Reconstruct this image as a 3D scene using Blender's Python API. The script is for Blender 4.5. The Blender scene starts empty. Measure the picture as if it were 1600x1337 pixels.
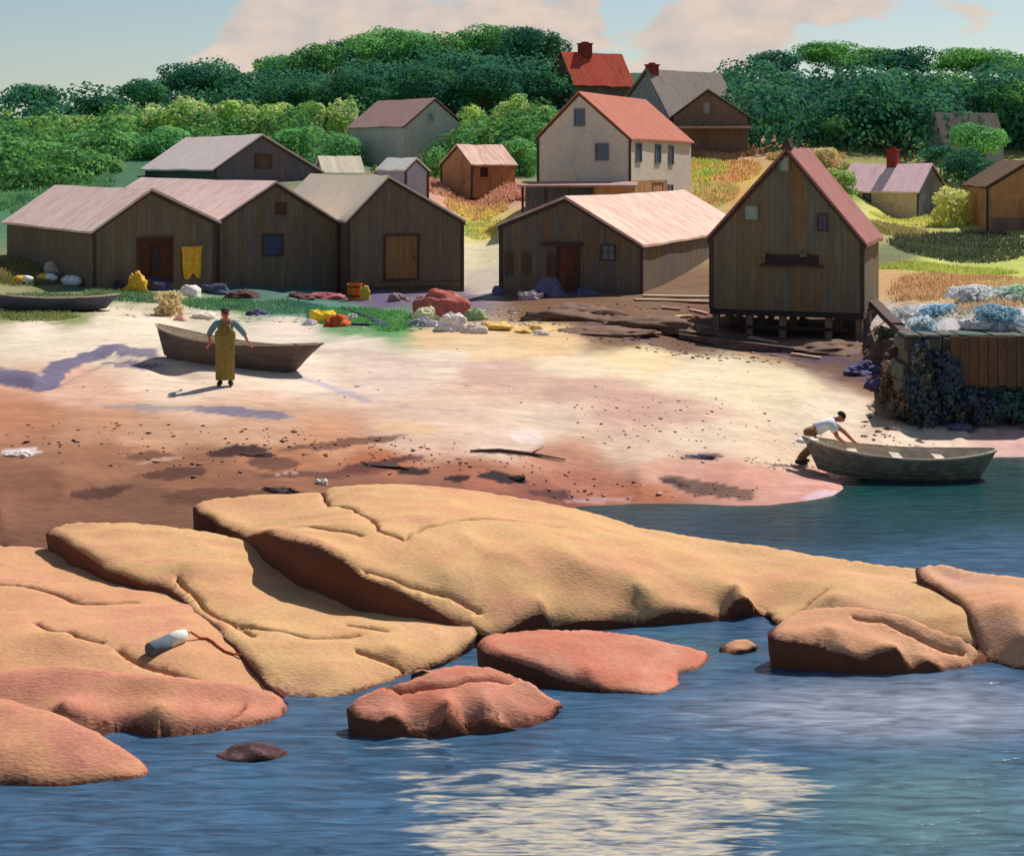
import bpy, math, random
import numpy as np
from mathutils import Vector, Matrix, Euler
from mathutils.geometry import delaunay_2d_cdt
random.seed(7); RNG = np.random.RandomState(11)
SC = bpy.context.scene; COL = SC.collection
# ---------------------------------------------------------------- camera constants
F, H, HY = 2400.0, 6.3, 260.0       # focal length in photo pixels, eye height over the water, horizon row
def W(px, py, D): return Vector(((px-800)/F*D, D, H-(py-HY)/F*D))
def WZ(px, py, z): return W(px, py, F*(H-z)/(py-HY))
cam_d = bpy.data.cameras.new('camera'); cam = bpy.data.objects.new('camera', cam_d); COL.objects.link(cam)
cam.location = (0, 0, H); cam.rotation_euler = (math.radians(90), 0, 0)
cam_d.lens = 36*F/1600; cam_d.sensor_width = 36; cam_d.shift_y = -(668.5-HY)/1600
cam_d.clip_start = .1; cam_d.clip_end = 9000
SC.camera = cam
SC.view_settings.view_transform = 'Standard'; SC.view_settings.look = 'None'
SC.view_settings.exposure = .18; SC.view_settings.gamma = 1
# ---------------------------------------------------------------- helpers
def lin(c):
    return tuple(((v/255)/12.92 if v/255 <= .04045 else ((v/255+.055)/1.055)**2.4) for v in c)
def tag(o, label=None, cat=None, group=None, kind=None):
    if label: o['label'] = label
    if cat: o['category'] = cat
    if group: o['group'] = group
    if kind: o['kind'] = kind
    return o
def empty(name, loc, rz=0, label=None, cat=None, group=None):
    o = bpy.data.objects.new(name, None); COL.objects.link(o)
    o.location = loc; o.rotation_euler = (0, 0, rz); o.empty_display_size = .3
    return tag(o, label, cat, group)
def mesh_np(name, verts, faces, mat, parent=None, col=None, smooth=False, loc=None):
    verts = np.asarray(verts, dtype=np.float32).reshape(-1, 3)
    if loc is not None: verts = verts-np.array(loc, dtype=np.float32)
    me = bpy.data.meshes.new(name)
    if isinstance(faces, np.ndarray):
        n, k = faces.shape
        me.vertices.add(len(verts)); me.vertices.foreach_set('co', verts.ravel())
        me.loops.add(n*k); me.loops.foreach_set('vertex_index', faces.astype(np.int32).ravel())
        me.polygons.add(n); me.polygons.foreach_set('loop_start', (np.arange(n)*k).astype(np.int32))
        me.polygons.foreach_set('loop_total', np.full(n, k, dtype=np.int32))
        me.update(calc_edges=True); me.validate()
    else:
        me.from_pydata([tuple(map(float, v)) for v in verts], [], [list(map(int, f)) for f in faces]); me.update()
    if col is not None:
        a = me.color_attributes.new('col', 'FLOAT_COLOR', 'POINT')
        c = np.ones((len(verts), 4), dtype=np.float32); c[:, :3] = col
        a.data.foreach_set('color', c.ravel())
    if smooth: me.polygons.foreach_set('use_smooth', np.ones(len(me.polygons), dtype=bool))
    me.materials.append(mat)
    o = bpy.data.objects.new(name, me); COL.objects.link(o)
    if parent is not None: o.parent = parent
    if loc is not None: o.location = loc
    return o
class MB:
    def __init__(s): s.v = []; s.f = []
    def add(s, vs, fs):
        n = len(s.v); s.v += [tuple(v) for v in vs]; s.f += [[i+n for i in f] for f in fs]; return s
    def box(s, c, d, rot=None, taper=1.0):
        vs = []
        for sz in (-1, 1):
            k = 1 if sz < 0 else taper
            for sx, sy in ((-1, -1), (1, -1), (1, 1), (-1, 1)):
                v = Vector((sx*d[0]/2*k, sy*d[1]/2*k, sz*d[2]/2))
                if rot: v = rot @ v
                vs.append(v+Vector(c))
        return s.add(vs, [[3, 2, 1, 0], [4, 5, 6, 7], [0, 1, 5, 4], [1, 2, 6, 5], [2, 3, 7, 6], [3, 0, 4, 7]])
    def prism(s, poly, y0, y1):      # poly in (x, z), counter-clockwise seen from -y
        n = len(poly)
        vs = [(x, y0, z) for x, z in poly]+[(x, y1, z) for x, z in poly]
        fs = [list(range(n)), list(range(2*n-1, n-1, -1))]
        for i in range(n):
            j = (i+1) % n; fs.append([i, i+n, j+n, j])
        return s.add(vs, fs)
    def tube(s, pts, rad, n=8, flat=1.0):
        pts = [Vector(p) for p in pts]
        if not hasattr(rad, '__len__'): rad = [rad]*len(pts)
        rings = []; up = Vector((0, 0, 1))
        for i, p in enumerate(pts):
            t = (pts[min(i+1, len(pts)-1)]-pts[max(i-1, 0)]).normalized()
            a = t.cross(up)
            if a.length < .1: a = t.cross(Vector((1, 0, 0)))
            a.normalize(); b = a.cross(t).normalized()
            rings.append([p+(a*math.cos(2*math.pi*k/n)+b*math.sin(2*math.pi*k/n)*flat)*rad[i] for k in range(n)])
        vs = [v for r in rings for v in r]; fs = []
        for i in range(len(pts)-1):
            for k in range(n):
                k2 = (k+1) % n; fs.append([i*n+k, i*n+k2, (i+1)*n+k2, (i+1)*n+k])
        fs.append(list(range(n-1, -1, -1))); fs.append([(len(pts)-1)*n+k for k in range(n)])
        return s.add(vs, fs)
    def lathe(s, prof, n=16, c=(0, 0, 0), rot=None):
        vs = []; fs = []; m = len(prof)
        for r, z in prof:
            for k in range(n):
                v = Vector((r*math.cos(2*math.pi*k/n), r*math.sin(2*math.pi*k/n), z))
                if rot: v = rot @ v
                vs.append(v+Vector(c))
        for i in range(m-1):
            for k in range(n):
                k2 = (k+1) % n; fs.append([i*n+k, i*n+k2, (i+1)*n+k2, (i+1)*n+k])
        fs.append(list(range(n-1, -1, -1))); fs.append([(m-1)*n+k for k in range(n)])
        return s.add(vs, fs)
    def build(s, name, mat, parent=None, smooth=False, bevel=0, loc=None):
        o = mesh_np(name, s.v, s.f, mat, parent, smooth=smooth, loc=loc)
        if bevel:
            b = o.modifiers.new('bevel', 'BEVEL'); b.width = bevel; b.segments = 2; b.limit_method = 'ANGLE'
        return o
# ---- value noise
def _h(i, j, k):
    n = (i*374761393+j*668265263+k*2147483647 % 1000003*97) & 0xffffffff
    n = ((n ^ (n >> 13))*1274126177) & 0xffffffff
    return ((n ^ (n >> 16)) & 0xffff)/65535.0
def vnoise(x, y, z=0.0):
    x, y, z = np.broadcast_arrays(np.asarray(x, float), np.asarray(y, float), np.asarray(z, float))
    xi, yi, zi = np.floor(x).astype(np.int64), np.floor(y).astype(np.int64), np.floor(z).astype(np.int64)
    fx, fy, fz = x-xi, y-yi, z-zi
    fx, fy, fz = [t*t*(3-2*t) for t in (fx, fy, fz)]
    def l(a, b, t): return a+(b-a)*t
    r = l(l(l(_h(xi, yi, zi), _h(xi+1, yi, zi), fx), l(_h(xi, yi+1, zi), _h(xi+1, yi+1, zi), fx), fy),
          l(l(_h(xi, yi, zi+1), _h(xi+1, yi, zi+1), fx), l(_h(xi, yi+1, zi+1), _h(xi+1, yi+1, zi+1), fx), fy), fz)
    return r*2-1
def fbm(x, y, z=0.0, o=4):
    r = 0; a = .5
    for i in range(o):
        r = r+a*vnoise(np.asarray(x)*2**i+17.3*i, np.asarray(y)*2**i+9.1*i, np.asarray(z)*2**i); a *= .5
    return r
def sstep(x): x = np.clip(x, 0, 1); return x*x*(3-2*x)
class RBF:
    def __init__(s, P, z, lam=1e-3):
        s.P = np.asarray(P, float); z = np.asarray(z, float); n = len(z)
        A = np.sqrt(((s.P[:, None]-s.P[None])**2).sum(-1)); A = -A-np.eye(n)*0
        M = np.zeros((n+1, n+1)); M[:n, :n] = A+np.eye(n)*lam; M[:n, n] = 1; M[n, :n] = 1
        s.w = np.linalg.solve(M, np.append(z, 0))
    def __call__(s, Q):
        Q = np.asarray(Q, float); out = np.empty(len(Q))
        for i in range(0, len(Q), 20000):
            q = Q[i:i+20000]; out[i:i+20000] = -np.sqrt(((q[:, None]-s.P[None])**2).sum(-1)) @ s.w[:-1]+s.w[-1]
        return out
def segdist(P, poly, closed=True):
    P = np.asarray(P, float); poly = np.asarray(poly, float); best = np.full(len(P), 1e9)
    n = len(poly)
    for i in range(n if closed else n-1):
        a, b = poly[i], poly[(i+1) % n]; ab = b-a
        t = np.clip(((P-a) @ ab)/max(ab @ ab, 1e-9), 0, 1)
        best = np.minimum(best, np.sqrt(((P-a-t[:, None]*ab)**2).sum(-1)))
    return best
def inside(P, poly):
    P = np.asarray(P, float); poly = np.asarray(poly, float); r = np.zeros(len(P), bool); n = len(poly)
    for i in range(n):
        (x1, y1), (x2, y2) = poly[i], poly[(i+1) % n]
        c = ((y1 > P[:, 1]) != (y2 > P[:, 1]))
        r ^= c & (P[:, 0] < (x2-x1)*(P[:, 1]-y1)/((y2-y1) if y2 != y1 else 1e-9)+x1)
    return r
# ---------------------------------------------------------------- materials
def N(nt, t, **kw):
    n = nt.nodes.new(t)
    for k, v in kw.items(): setattr(n, k, v)
    return n
def pmat(name, cols, stretch=(1, 1, 1), noise=2.0, rough=.85, bump=.25, bdist=.03, attr=False, boards=None, fine=18.0,
         fvar=.25, distort=.6, spec=.3, rotz=0, metal=0, trans=0, side=None):
    m = bpy.data.materials.new(name); m.use_nodes = True; nt = m.node_tree; L = nt.links
    b = nt.nodes['Principled BSDF']; b.inputs['Roughness'].default_value = rough
    b.inputs['Specular IOR Level'].default_value = spec; b.inputs['Metallic'].default_value = metal
    tc = N(nt, 'ShaderNodeTexCoord'); mp = N(nt, 'ShaderNodeMapping')
    mp.inputs['Scale'].default_value = stretch; mp.inputs['Rotation'].default_value = (0, 0, rotz)
    L.new(tc.outputs['Object'], mp.inputs['Vector'])
    n1 = N(nt, 'ShaderNodeTexNoise'); n1.inputs['Scale'].default_value = noise; n1.inputs['Detail'].default_value = 5
    n1.inputs['Distortion'].default_value = distort; n1.inputs['Roughness'].default_value = .6
    L.new(mp.outputs['Vector'], n1.inputs['Vector'])
    n2 = N(nt, 'ShaderNodeTexNoise'); n2.inputs['Scale'].default_value = fine; n2.inputs['Detail'].default_value = 4
    L.new(mp.outputs['Vector'], n2.inputs['Vector'])
    if attr:
        at = N(nt, 'ShaderNodeAttribute', attribute_name='col'); out = at.outputs['Color']
    else:
        r = N(nt, 'ShaderNodeValToRGB'); e = r.color_ramp.elements; k = len(cols)
        while len(e) < k: e.new(.5)
        for i, c in enumerate(cols):
            e[i].position = .32+.36*i/max(k-1, 1) if k > 1 else .5
            e[i].color = (*lin(c), 1)
        L.new(n1.outputs['Fac'], r.inputs['Fac']); out = r.outputs['Color']
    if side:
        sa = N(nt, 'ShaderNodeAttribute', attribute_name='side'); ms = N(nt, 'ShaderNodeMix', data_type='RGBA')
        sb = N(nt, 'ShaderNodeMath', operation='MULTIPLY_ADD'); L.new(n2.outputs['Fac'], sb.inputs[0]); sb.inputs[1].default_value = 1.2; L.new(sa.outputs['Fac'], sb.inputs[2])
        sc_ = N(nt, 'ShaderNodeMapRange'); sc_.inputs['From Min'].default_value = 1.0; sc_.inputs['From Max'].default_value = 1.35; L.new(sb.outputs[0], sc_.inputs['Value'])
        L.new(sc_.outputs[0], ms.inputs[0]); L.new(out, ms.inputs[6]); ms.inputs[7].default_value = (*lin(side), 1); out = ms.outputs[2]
    bh = n2.outputs['Fac']
    mr = N(nt, 'ShaderNodeMapRange'); mr.inputs['From Min'].default_value = .3; mr.inputs['From Max'].default_value = .7
    mr.inputs['To Min'].default_value = 1-fvar; mr.inputs['To Max'].default_value = 1+fvar
    L.new(n2.outputs['Fac'], mr.inputs['Value']); fac = mr.outputs['Result']
    if attr:
        mr2 = N(nt, 'ShaderNodeMapRange'); mr2.inputs['From Min'].default_value = .3; mr2.inputs['From Max'].default_value = .7
        mr2.inputs['To Min'].default_value = .88; mr2.inputs['To Max'].default_value = 1.12
        L.new(n1.outputs['Fac'], mr2.inputs['Value'])
        mm = N(nt, 'ShaderNodeMath', operation='MULTIPLY'); L.new(fac, mm.inputs[0]); L.new(mr2.outputs['Result'], mm.inputs[1]); fac = mm.outputs[0]
    if boards:
        sx = N(nt, 'ShaderNodeSeparateXYZ'); L.new(tc.outputs['Object'], sx.inputs[0])
        ad = N(nt, 'ShaderNodeMath', operation='ADD')
        if boards[1] == 'v': L.new(sx.outputs['X'], ad.inputs[0]); L.new(sx.outputs['Y'], ad.inputs[1])
        elif boards[1] == 'y': L.new(sx.outputs['Y'], ad.inputs[0]); ad.inputs[1].default_value = 0
        else: L.new(sx.outputs['Z'], ad.inputs[0]); ad.inputs[1].default_value = 0
        dv = N(nt, 'ShaderNodeMath', operation='DIVIDE'); L.new(ad.outputs[0], dv.inputs[0]); dv.inputs[1].default_value = boards[0]
        fl = N(nt, 'ShaderNodeMath', operation='FLOOR'); L.new(dv.outputs[0], fl.inputs[0])
        wn = N(nt, 'ShaderNodeTexWhiteNoise', noise_dimensions='1D'); L.new(fl.outputs[0], wn.inputs['W'])
        fr = N(nt, 'ShaderNodeMath', operation='FRACT'); L.new(dv.outputs[0], fr.inputs[0])
        cp = N(nt, 'ShaderNodeMath', operation='GREATER_THAN'); L.new(fr.outputs[0], cp.inputs[0]); cp.inputs[1].default_value = .1
        mw = N(nt, 'ShaderNodeMapRange'); mw.inputs['To Min'].default_value = .93; mw.inputs['To Max'].default_value = 1.07
        L.new(wn.outputs['Value'], mw.inputs['Value'])
        m3 = N(nt, 'ShaderNodeMath', operation='MULTIPLY'); L.new(fac, m3.inputs[0]); L.new(mw.outputs['Result'], m3.inputs[1])
        mc = N(nt, 'ShaderNodeMapRange'); mc.inputs['To Min'].default_value = .75; L.new(cp.outputs[0], mc.inputs['Value'])
        m4 = N(nt, 'ShaderNodeMath', operation='MULTIPLY'); L.new(m3.outputs[0], m4.inputs[0]); L.new(mc.outputs['Result'], m4.inputs[1]); fac = m4.outputs[0]
        m5 = N(nt, 'ShaderNodeMath', operation='ADD'); L.new(cp.outputs[0], m5.inputs[0]); L.new(n2.outputs['Fac'], m5.inputs[1]); bh = m5.outputs[0]
    vm = N(nt, 'ShaderNodeVectorMath', operation='SCALE'); L.new(out, vm.inputs[0]); L.new(fac, vm.inputs['Scale'])
    L.new(vm.outputs['Vector'], b.inputs['Base Color'])
    bp = N(nt, 'ShaderNodeBump'); bp.inputs['Strength'].default_value = bump; bp.inputs['Distance'].default_value = bdist
    L.new(bh, bp.inputs['Height']); L.new(bp.outputs['Normal'], b.inputs['Normal'])
    if trans:
        tr = N(nt, 'ShaderNodeBsdfTranslucent'); L.new(vm.outputs['Vector'], tr.inputs['Color'])
        mx = N(nt, 'ShaderNodeMixShader'); mx.inputs[0].default_value = trans
        L.new(b.outputs[0], mx.inputs[1]); L.new(tr.outputs[0], mx.inputs[2])
        L.new(mx.outputs[0], nt.nodes['Material Output'].inputs['Surface'])
    return m
M = {}
# ---------------------------------------------------------------- sun and sky
SUN_EL, SUN_AZ = math.radians(51), math.radians(42)      # azimuth measured from straight ahead to the right
sdir = Vector((math.sin(SUN_AZ)*math.cos(SUN_EL), math.cos(SUN_AZ)*math.cos(SUN_EL), math.sin(SUN_EL)))
sl = bpy.data.lights.new('sun', 'SUN'); sl.energy = 4.7; sl.angle = math.radians(.5); sl.color = (1, .955, .90)
so = bpy.data.objects.new('sun', sl); COL.objects.link(so); so.rotation_euler = sdir.to_track_quat('Z', 'Y').to_euler(); so.location = (20, 20, 60)
wd = bpy.data.worlds.new('World'); SC.world = wd; wd.use_nodes = True; nt = wd.node_tree; L = nt.links
bg = nt.nodes['Background']
sky = N(nt, 'ShaderNodeTexSky', sky_type='NISHITA'); sky.sun_disc = False
sky.sun_elevation = SUN_EL; sky.sun_rotation = SUN_AZ; sky.air_density = 1.0; sky.dust_density = .6; sky.ozone_density = 1.5
tc = N(nt, 'ShaderNodeTexCoord'); sp = N(nt, 'ShaderNodeSeparateXYZ'); L.new(tc.outputs['Generated'], sp.inputs[0])
def mth(op, a, b=None, clamp=False):
    n = N(nt, 'ShaderNodeMath', operation=op); n.use_clamp = clamp
    for i, v in enumerate((a, b)):
        if v is None: continue
        if isinstance(v, (int, float)): n.inputs[i].default_value = v
        else: L.new(v, n.inputs[i])
    return n.outputs[0]
# cloud cover over the whole dome: noise by sky direction, plus banks and gaps set at image pixel positions
zz = mth('MAXIMUM', sp.outputs['Z'], 0.0)
mp = N(nt, 'ShaderNodeMapping'); mp.inputs['Scale'].default_value = (1, 1, 2.0); L.new(tc.outputs['Generated'], mp.inputs['Vector'])
cn = N(nt, 'ShaderNodeTexNoise'); cn.inputs['Scale'].default_value = 9; cn.inputs['Detail'].default_value = 7; cn.inputs['Distortion'].default_value = .4
L.new(mp.outputs['Vector'], cn.inputs['Vector'])
cn2 = N(nt, 'ShaderNodeTexNoise'); cn2.inputs['Scale'].default_value = 34; cn2.inputs['Detail'].default_value = 6
L.new(mp.outputs['Vector'], cn2.inputs['Vector'])
tot = mth('SUBTRACT', cn.outputs['Fac'], .62)
tot = mth('MULTIPLY', tot, 5.0)
tot = mth('ADD', tot, mth('MULTIPLY', mth('SUBTRACT', cn2.outputs['Fac'], .5), 3.4))
for cx, cy, rx, ry, amp in ((440, 60, 120, 70, 1.5), (620, 20, 210, 55, 1.6), (860, 20, 140, 60, 1.5), (1080, 85, 110, 70, 1.8), (1180, 30, 90, 40, .8), (980, 20, 45, 70, -1.0), (700, 8, 60, 14, -1.2), (820, 12, 50, 12, -1.0), (1140, 40, 60, 18, -.8), (560, 40, 120, 60, .5), (1230, 60, 120, 26, -.5), (1330, 20, 60, 25, .9), (1250, 15, 110, 45, 1.2), (1500, 32, 42, 28, 1.3),
                            (280, 98, 40, 18, 1.2), (360, 70, 40, 45, 1.0), (90, 20, 260, 150, -1.3), (975, 25, 40, 60, -1.2), (1400, 60, 160, 30, -.6), (240, 40, 100, 60, -1.2)):
    d = Vector(((cx-800)/F, 1, (HY-cy)/F)).normalized()
    s = N(nt, 'ShaderNodeVectorMath', operation='SUBTRACT'); L.new(tc.outputs['Generated'], s.inputs[0]); s.inputs[1].default_value = d
    v = N(nt, 'ShaderNodeVectorMath', operation='MULTIPLY'); L.new(s.outputs[0], v.inputs[0]); v.inputs[1].default_value = (F/rx, F/rx, F/ry)
    ln = N(nt, 'ShaderNodeVectorMath', operation='LENGTH'); L.new(v.outputs[0], ln.inputs[0])
    k = mth('SUBTRACT', 1.6, ln.outputs['Value']); k = mth('MAXIMUM', k, 0.0); k = mth('MINIMUM', k, 1.0)
    tot = mth('ADD', tot, mth('MULTIPLY', k, amp))
cm = mth('MULTIPLY', tot, 1.5, True)
tint = N(nt, 'ShaderNodeMix', data_type='RGBA', blend_type='MULTIPLY'); tint.inputs[0].default_value = 1
L.new(sky.outputs['Color'], tint.inputs[6]); tint.inputs[7].default_value = SKYTINT if 'SKYTINT' in globals() else (.95, .94, .91, 1)
mx = N(nt, 'ShaderNodeMix', data_type='RGBA'); L.new(cm, mx.inputs[0]); L.new(tint.outputs[2], mx.inputs[6])
cr = N(nt, 'ShaderNodeValToRGB'); L.new(cn2.outputs['Fac'], cr.inputs[0]); cr.color_ramp.elements[0].position = .3; cr.color_ramp.elements[1].position = .7
cr.color_ramp.elements[0].color = (6.0, 5.4, 5.1, 1); cr.color_ramp.elements[1].color = (8.2, 6.7, 5.6, 1)
L.new(cr.outputs['Color'], mx.inputs[7]); L.new(mx.outputs[2], bg.inputs['Color']); bg.inputs['Strength'].default_value = .085
# ---------------------------------------------------------------- ground heights from the picture's ground points
def zc(px, py, z): p = WZ(px, py, max(z, 0)); return (px, p.y, z)
def gc(px, py, D): return (px, D, H-(py-HY)*D/F)
SHORE = [(880,798),(905,791),(950,789),(1000,786),(1085,787),(1150,790),(1200,789),(1260,783),(1300,775),(1320,763),(1308,750),(1288,740),(1296,734),(1340,729),(1400,724),(1480,717),(1550,713),(1600,712),(1700,711),(1850,708),(2000,705),(2400,700)]
def dens(P, s):
    out = []
    for (a, b), (c, d) in zip(P[:-1], P[1:]):
        n = max(1, int(math.hypot(c-a, (d-b)*2)/s))
        out += [(a+(c-a)*i/n, b+(d-b)*i/n) for i in range(n)]
    return out+[P[-1]]
CT = [zc(x, y, 0) for x, y in dens(SHORE, 9)]
CT += [zc(*a) for a in [
 # inlet shoreline and beach tongue

 (1000,760,.22),(1200,750,.2),(1280,760,.10),(1300,763,.05),(1265,748,.08),(1150,730,.36),(1000,735,.4),(1243,723,.12),(1240,702,.24),
 (950,805,-.25),(1100,812,-.4),(1250,815,-.6),(1360,770,-.3),(1500,750,-.35),(1600,742,-.35),(1400,850,-1),(1600,850,-1),(1800,760,-.5),(2000,900,-1),(2400,800,-1),
 # brown weed flats
 (900,748,.3),(800,775,.46),(700,740,.65),(560,745,.7),(400,745,.78),(300,790,.62),(100,760,.85),(0,800,.75),(-200,800,.8),(0,720,.95),(250,700,1.0),(500,700,.95),(700,690,.9),(900,695,.68),(1100,700,.5),
 # sand
 (0,640,1.3),(-200,640,1.35),(150,640,1.32),(350,607,1.42),(350,640,1.3),(500,620,1.3),(520,650,1.15),(700,600,1.38),(700,640,1.15),(900,600,1.28),(900,650,1.0),(1100,600,1.08),(1100,650,.85),(1250,620,.88),(1250,672,.42),(1400,660,.4),(1380,690,.22),(1500,685,.2),(1600,692,.15),(1760,690,.12),
 (0,500,1.65),(-250,520,1.65),(180,510,1.62),(350,530,1.6),(600,530,1.58),(800,530,1.5),(900,548,1.42),(1130,562,1.15),(1240,575,1.0),(1150,545,1.02),(1320,560,.92),(1370,600,.8),(1410,630,.5),
 # bank under the sheds
 (0,440,1.9),(-300,450,1.9),(150,450,1.68),(300,457,1.5),(450,464,1.45),(620,464,1.42),(760,462,1.6),(850,470,1.72),(900,510,1.62),(1000,500,1.6),(1000,470,1.72),(1130,522,1.12),(1150,475,1.5),(1300,532,1.0),(1200,524,1.06),(1390,560,1.0),(1385,505,1.4),
 (1600,676,.2),(1760,680,.15),(1420,600,.85),
 # under the ledges
 (0,880,.15),(200,880,.2),(300,860,.35),(420,850,.4),(600,830,.5),(750,830,.45),(600,930,-.1),(400,930,.05),(850,840,.2),(1000,870,-.4),(1200,900,-.6),(1500,930,-.8),
 (0,1000,-.3),(300,1020,-.4),(600,1020,-.6),(900,1000,-.5),(1100,975,-.6),(1300,1000,-.9),(1600,1000,-1),
 (-300,1150,-.8),(300,1150,-1),(800,1150,-1.1),(1600,1150,-1.3),(0,1330,-1.3),(800,1330,-1.4),(1600,1330,-1.4),(-500,1000,-.2),(-600,860,.4),(2200,1150,-1.4),(-600,1330,-1.3),(2200,1330,-1.4),
]]+[gc(*a) for a in [
 # top of the quay and meadow
 (1450,517,37.2),(1600,516,37.2),(1760,516,37.2),(2100,516,37.2),(1480,485,43),(1600,482,43),(1900,482,43),(1420,470,49),(1500,440,56),(1700,440,56),(1420,410,60),(1600,400,66),(1900,400,66),(1500,365,76),(1400,343,84),(1600,362,75),(1700,360,75),(1900,350,85),
 (1250,470,54),(1250,400,62),(1200,330,74),(1300,290,86),
 # gap between the rows and the middle slope
 (340,453,60),(335,447,60.5),(440,456,61.5),(528,457,63.5),(548,457,62),(630,457,62.5),(722,455,64.2),(150,448,57.2),(240,448,58.5),(755,452,62),(750,425,68),(750,400,72),(750,355,79),(740,318,86),(700,300,84),(800,298,84),(600,290,82),(660,285,86),(760,287,88),(560,262,100),(700,262,112),
 (480,330,72),(300,310,76),(400,290,84),(0,400,66),(-300,400,66),(0,335,80),(-300,335,80),(120,300,88),(280,280,92),(0,260,110),(200,240,112),(400,240,108),(-300,260,110),
 (900,315,83),(1020,325,86),(850,300,86),(1060,330,84),(1080,290,92),(1150,260,100),(1080,240,106),(1170,232,108),(1250,238,104),(1400,240,106),(1550,250,106),(1800,250,106),
 (850,240,100),(950,200,118),(900,150,132),(1000,160,130),(1200,190,125),
 (0,205,138),(-300,205,138),(150,198,140),(300,190,140),(500,190,135),(650,200,130),(800,190,130),
 (0,190,200),(200,160,175),(400,140,175),(600,110,175),(800,100,175),(1000,120,175),(1200,130,175),(1400,120,175),(1600,130,175),(-400,190,200),(2000,130,175),
 (0,210,350),(400,200,350),(800,180,350),(1200,180,350),(1600,190,350),(-800,220,350),(2400,200,350),(800,258,2000),(-1500,258,2000),(3000,258,2000)]]
CT += [zc(1440,667,.18),zc(1480,671,.18),zc(1520,667,.18),zc(1560,671,.18),zc(1600,667,.18),zc(1650,671,.18),zc(1710,667,.18),zc(1780,671,.18),zc(1860,667,.18),gc(1450,516,37.15),gc(1480,516,37.15),gc(1520,516,37.15),gc(1560,516,37.15),gc(1650,516,37.15),gc(1710,516,37.15),gc(1860,516,37.15),zc(1425,640,.5),zc(1405,650,.3)]
CT = np.array(CT)
def uv(px, D): return np.stack([np.asarray(px, float), 700*np.log(np.asarray(D, float))], -1)
TR = RBF(uv(CT[:, 0], CT[:, 1]), CT[:, 2], .5)
# shallow channel added at the left of the beach to carry the painted purple shade
SHADE_CHANNEL = [WZ(*p) for p in ((-260,560,1.5),(-120,590,1.45),(0,592,1.42),(52,604,1.4),(92,592,1.42),(120,578,1.45),(165,556,1.5),(250,572,1.48),(300,590,1.44))]
SHADE_CHANNEL = np.array([(p.x, p.y) for p in SHADE_CHANNEL])
def tz(x, y):
    x = np.atleast_1d(np.asarray(x, float)).ravel(); y = np.atleast_1d(np.asarray(y, float)).ravel()
    yy = np.maximum(y, 8.0); px = 800+x/yy*F
    z = TR(uv(np.clip(px, -4000, 5000), yy))
    a = .03+.12*sstep((yy-60)/40)+.7*sstep((yy-115)/60)
    s = .9/(1+2.5*sstep((yy-60)/60))
    z = z+a*fbm(x*s, yy*s*1.3, 3.1, 4)*np.clip(np.abs(z)*2.2, .12, 1)
    z = z+.035*fbm(x*.35, yy*.9, 7.7, 3)*(yy < 60)*np.clip(np.abs(z)*2.2, .1, 1)
    kq = sstep((px-1404)/22); z = np.where((y > 33.4) & (y < 36.75), z*(1-kq)+kq*np.clip(z, .03+.05*np.clip(y-33.4, 0, 9), .07+.06*np.clip(y-33.4, 0, 9)+.01*np.sin(x*3)), z)
    z = np.where((y >= 36.75) & (y < 44), z*(1-kq)+kq*np.maximum(z, 2.27), z)
    P = np.stack([x, y], -1); m = (np.abs(x+13) < 14) & (y > 28) & (y < 50)
    if m.any():
        d = segdist(P[m], SHADE_CHANNEL, False)
        z[m] -= .17*np.exp(-(d/.38)**2)
    return z
def tz1(x, y): return float(tz([x], [y])[0])
def gp(px, py, D0=18, D1=160):          # first ground point met by the sight line through a photo pixel
    D = np.exp(np.linspace(math.log(D0), math.log(D1), 900)); x = (px-800)/F*D; zr = H-(py-HY)/F*D
    k = np.nonzero(tz(x, D) >= zr)[0]; d = D[k[0]] if len(k) else D1
    return Vector(((px-800)/F*d, d, tz1((px-800)/F*d, d)))
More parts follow.
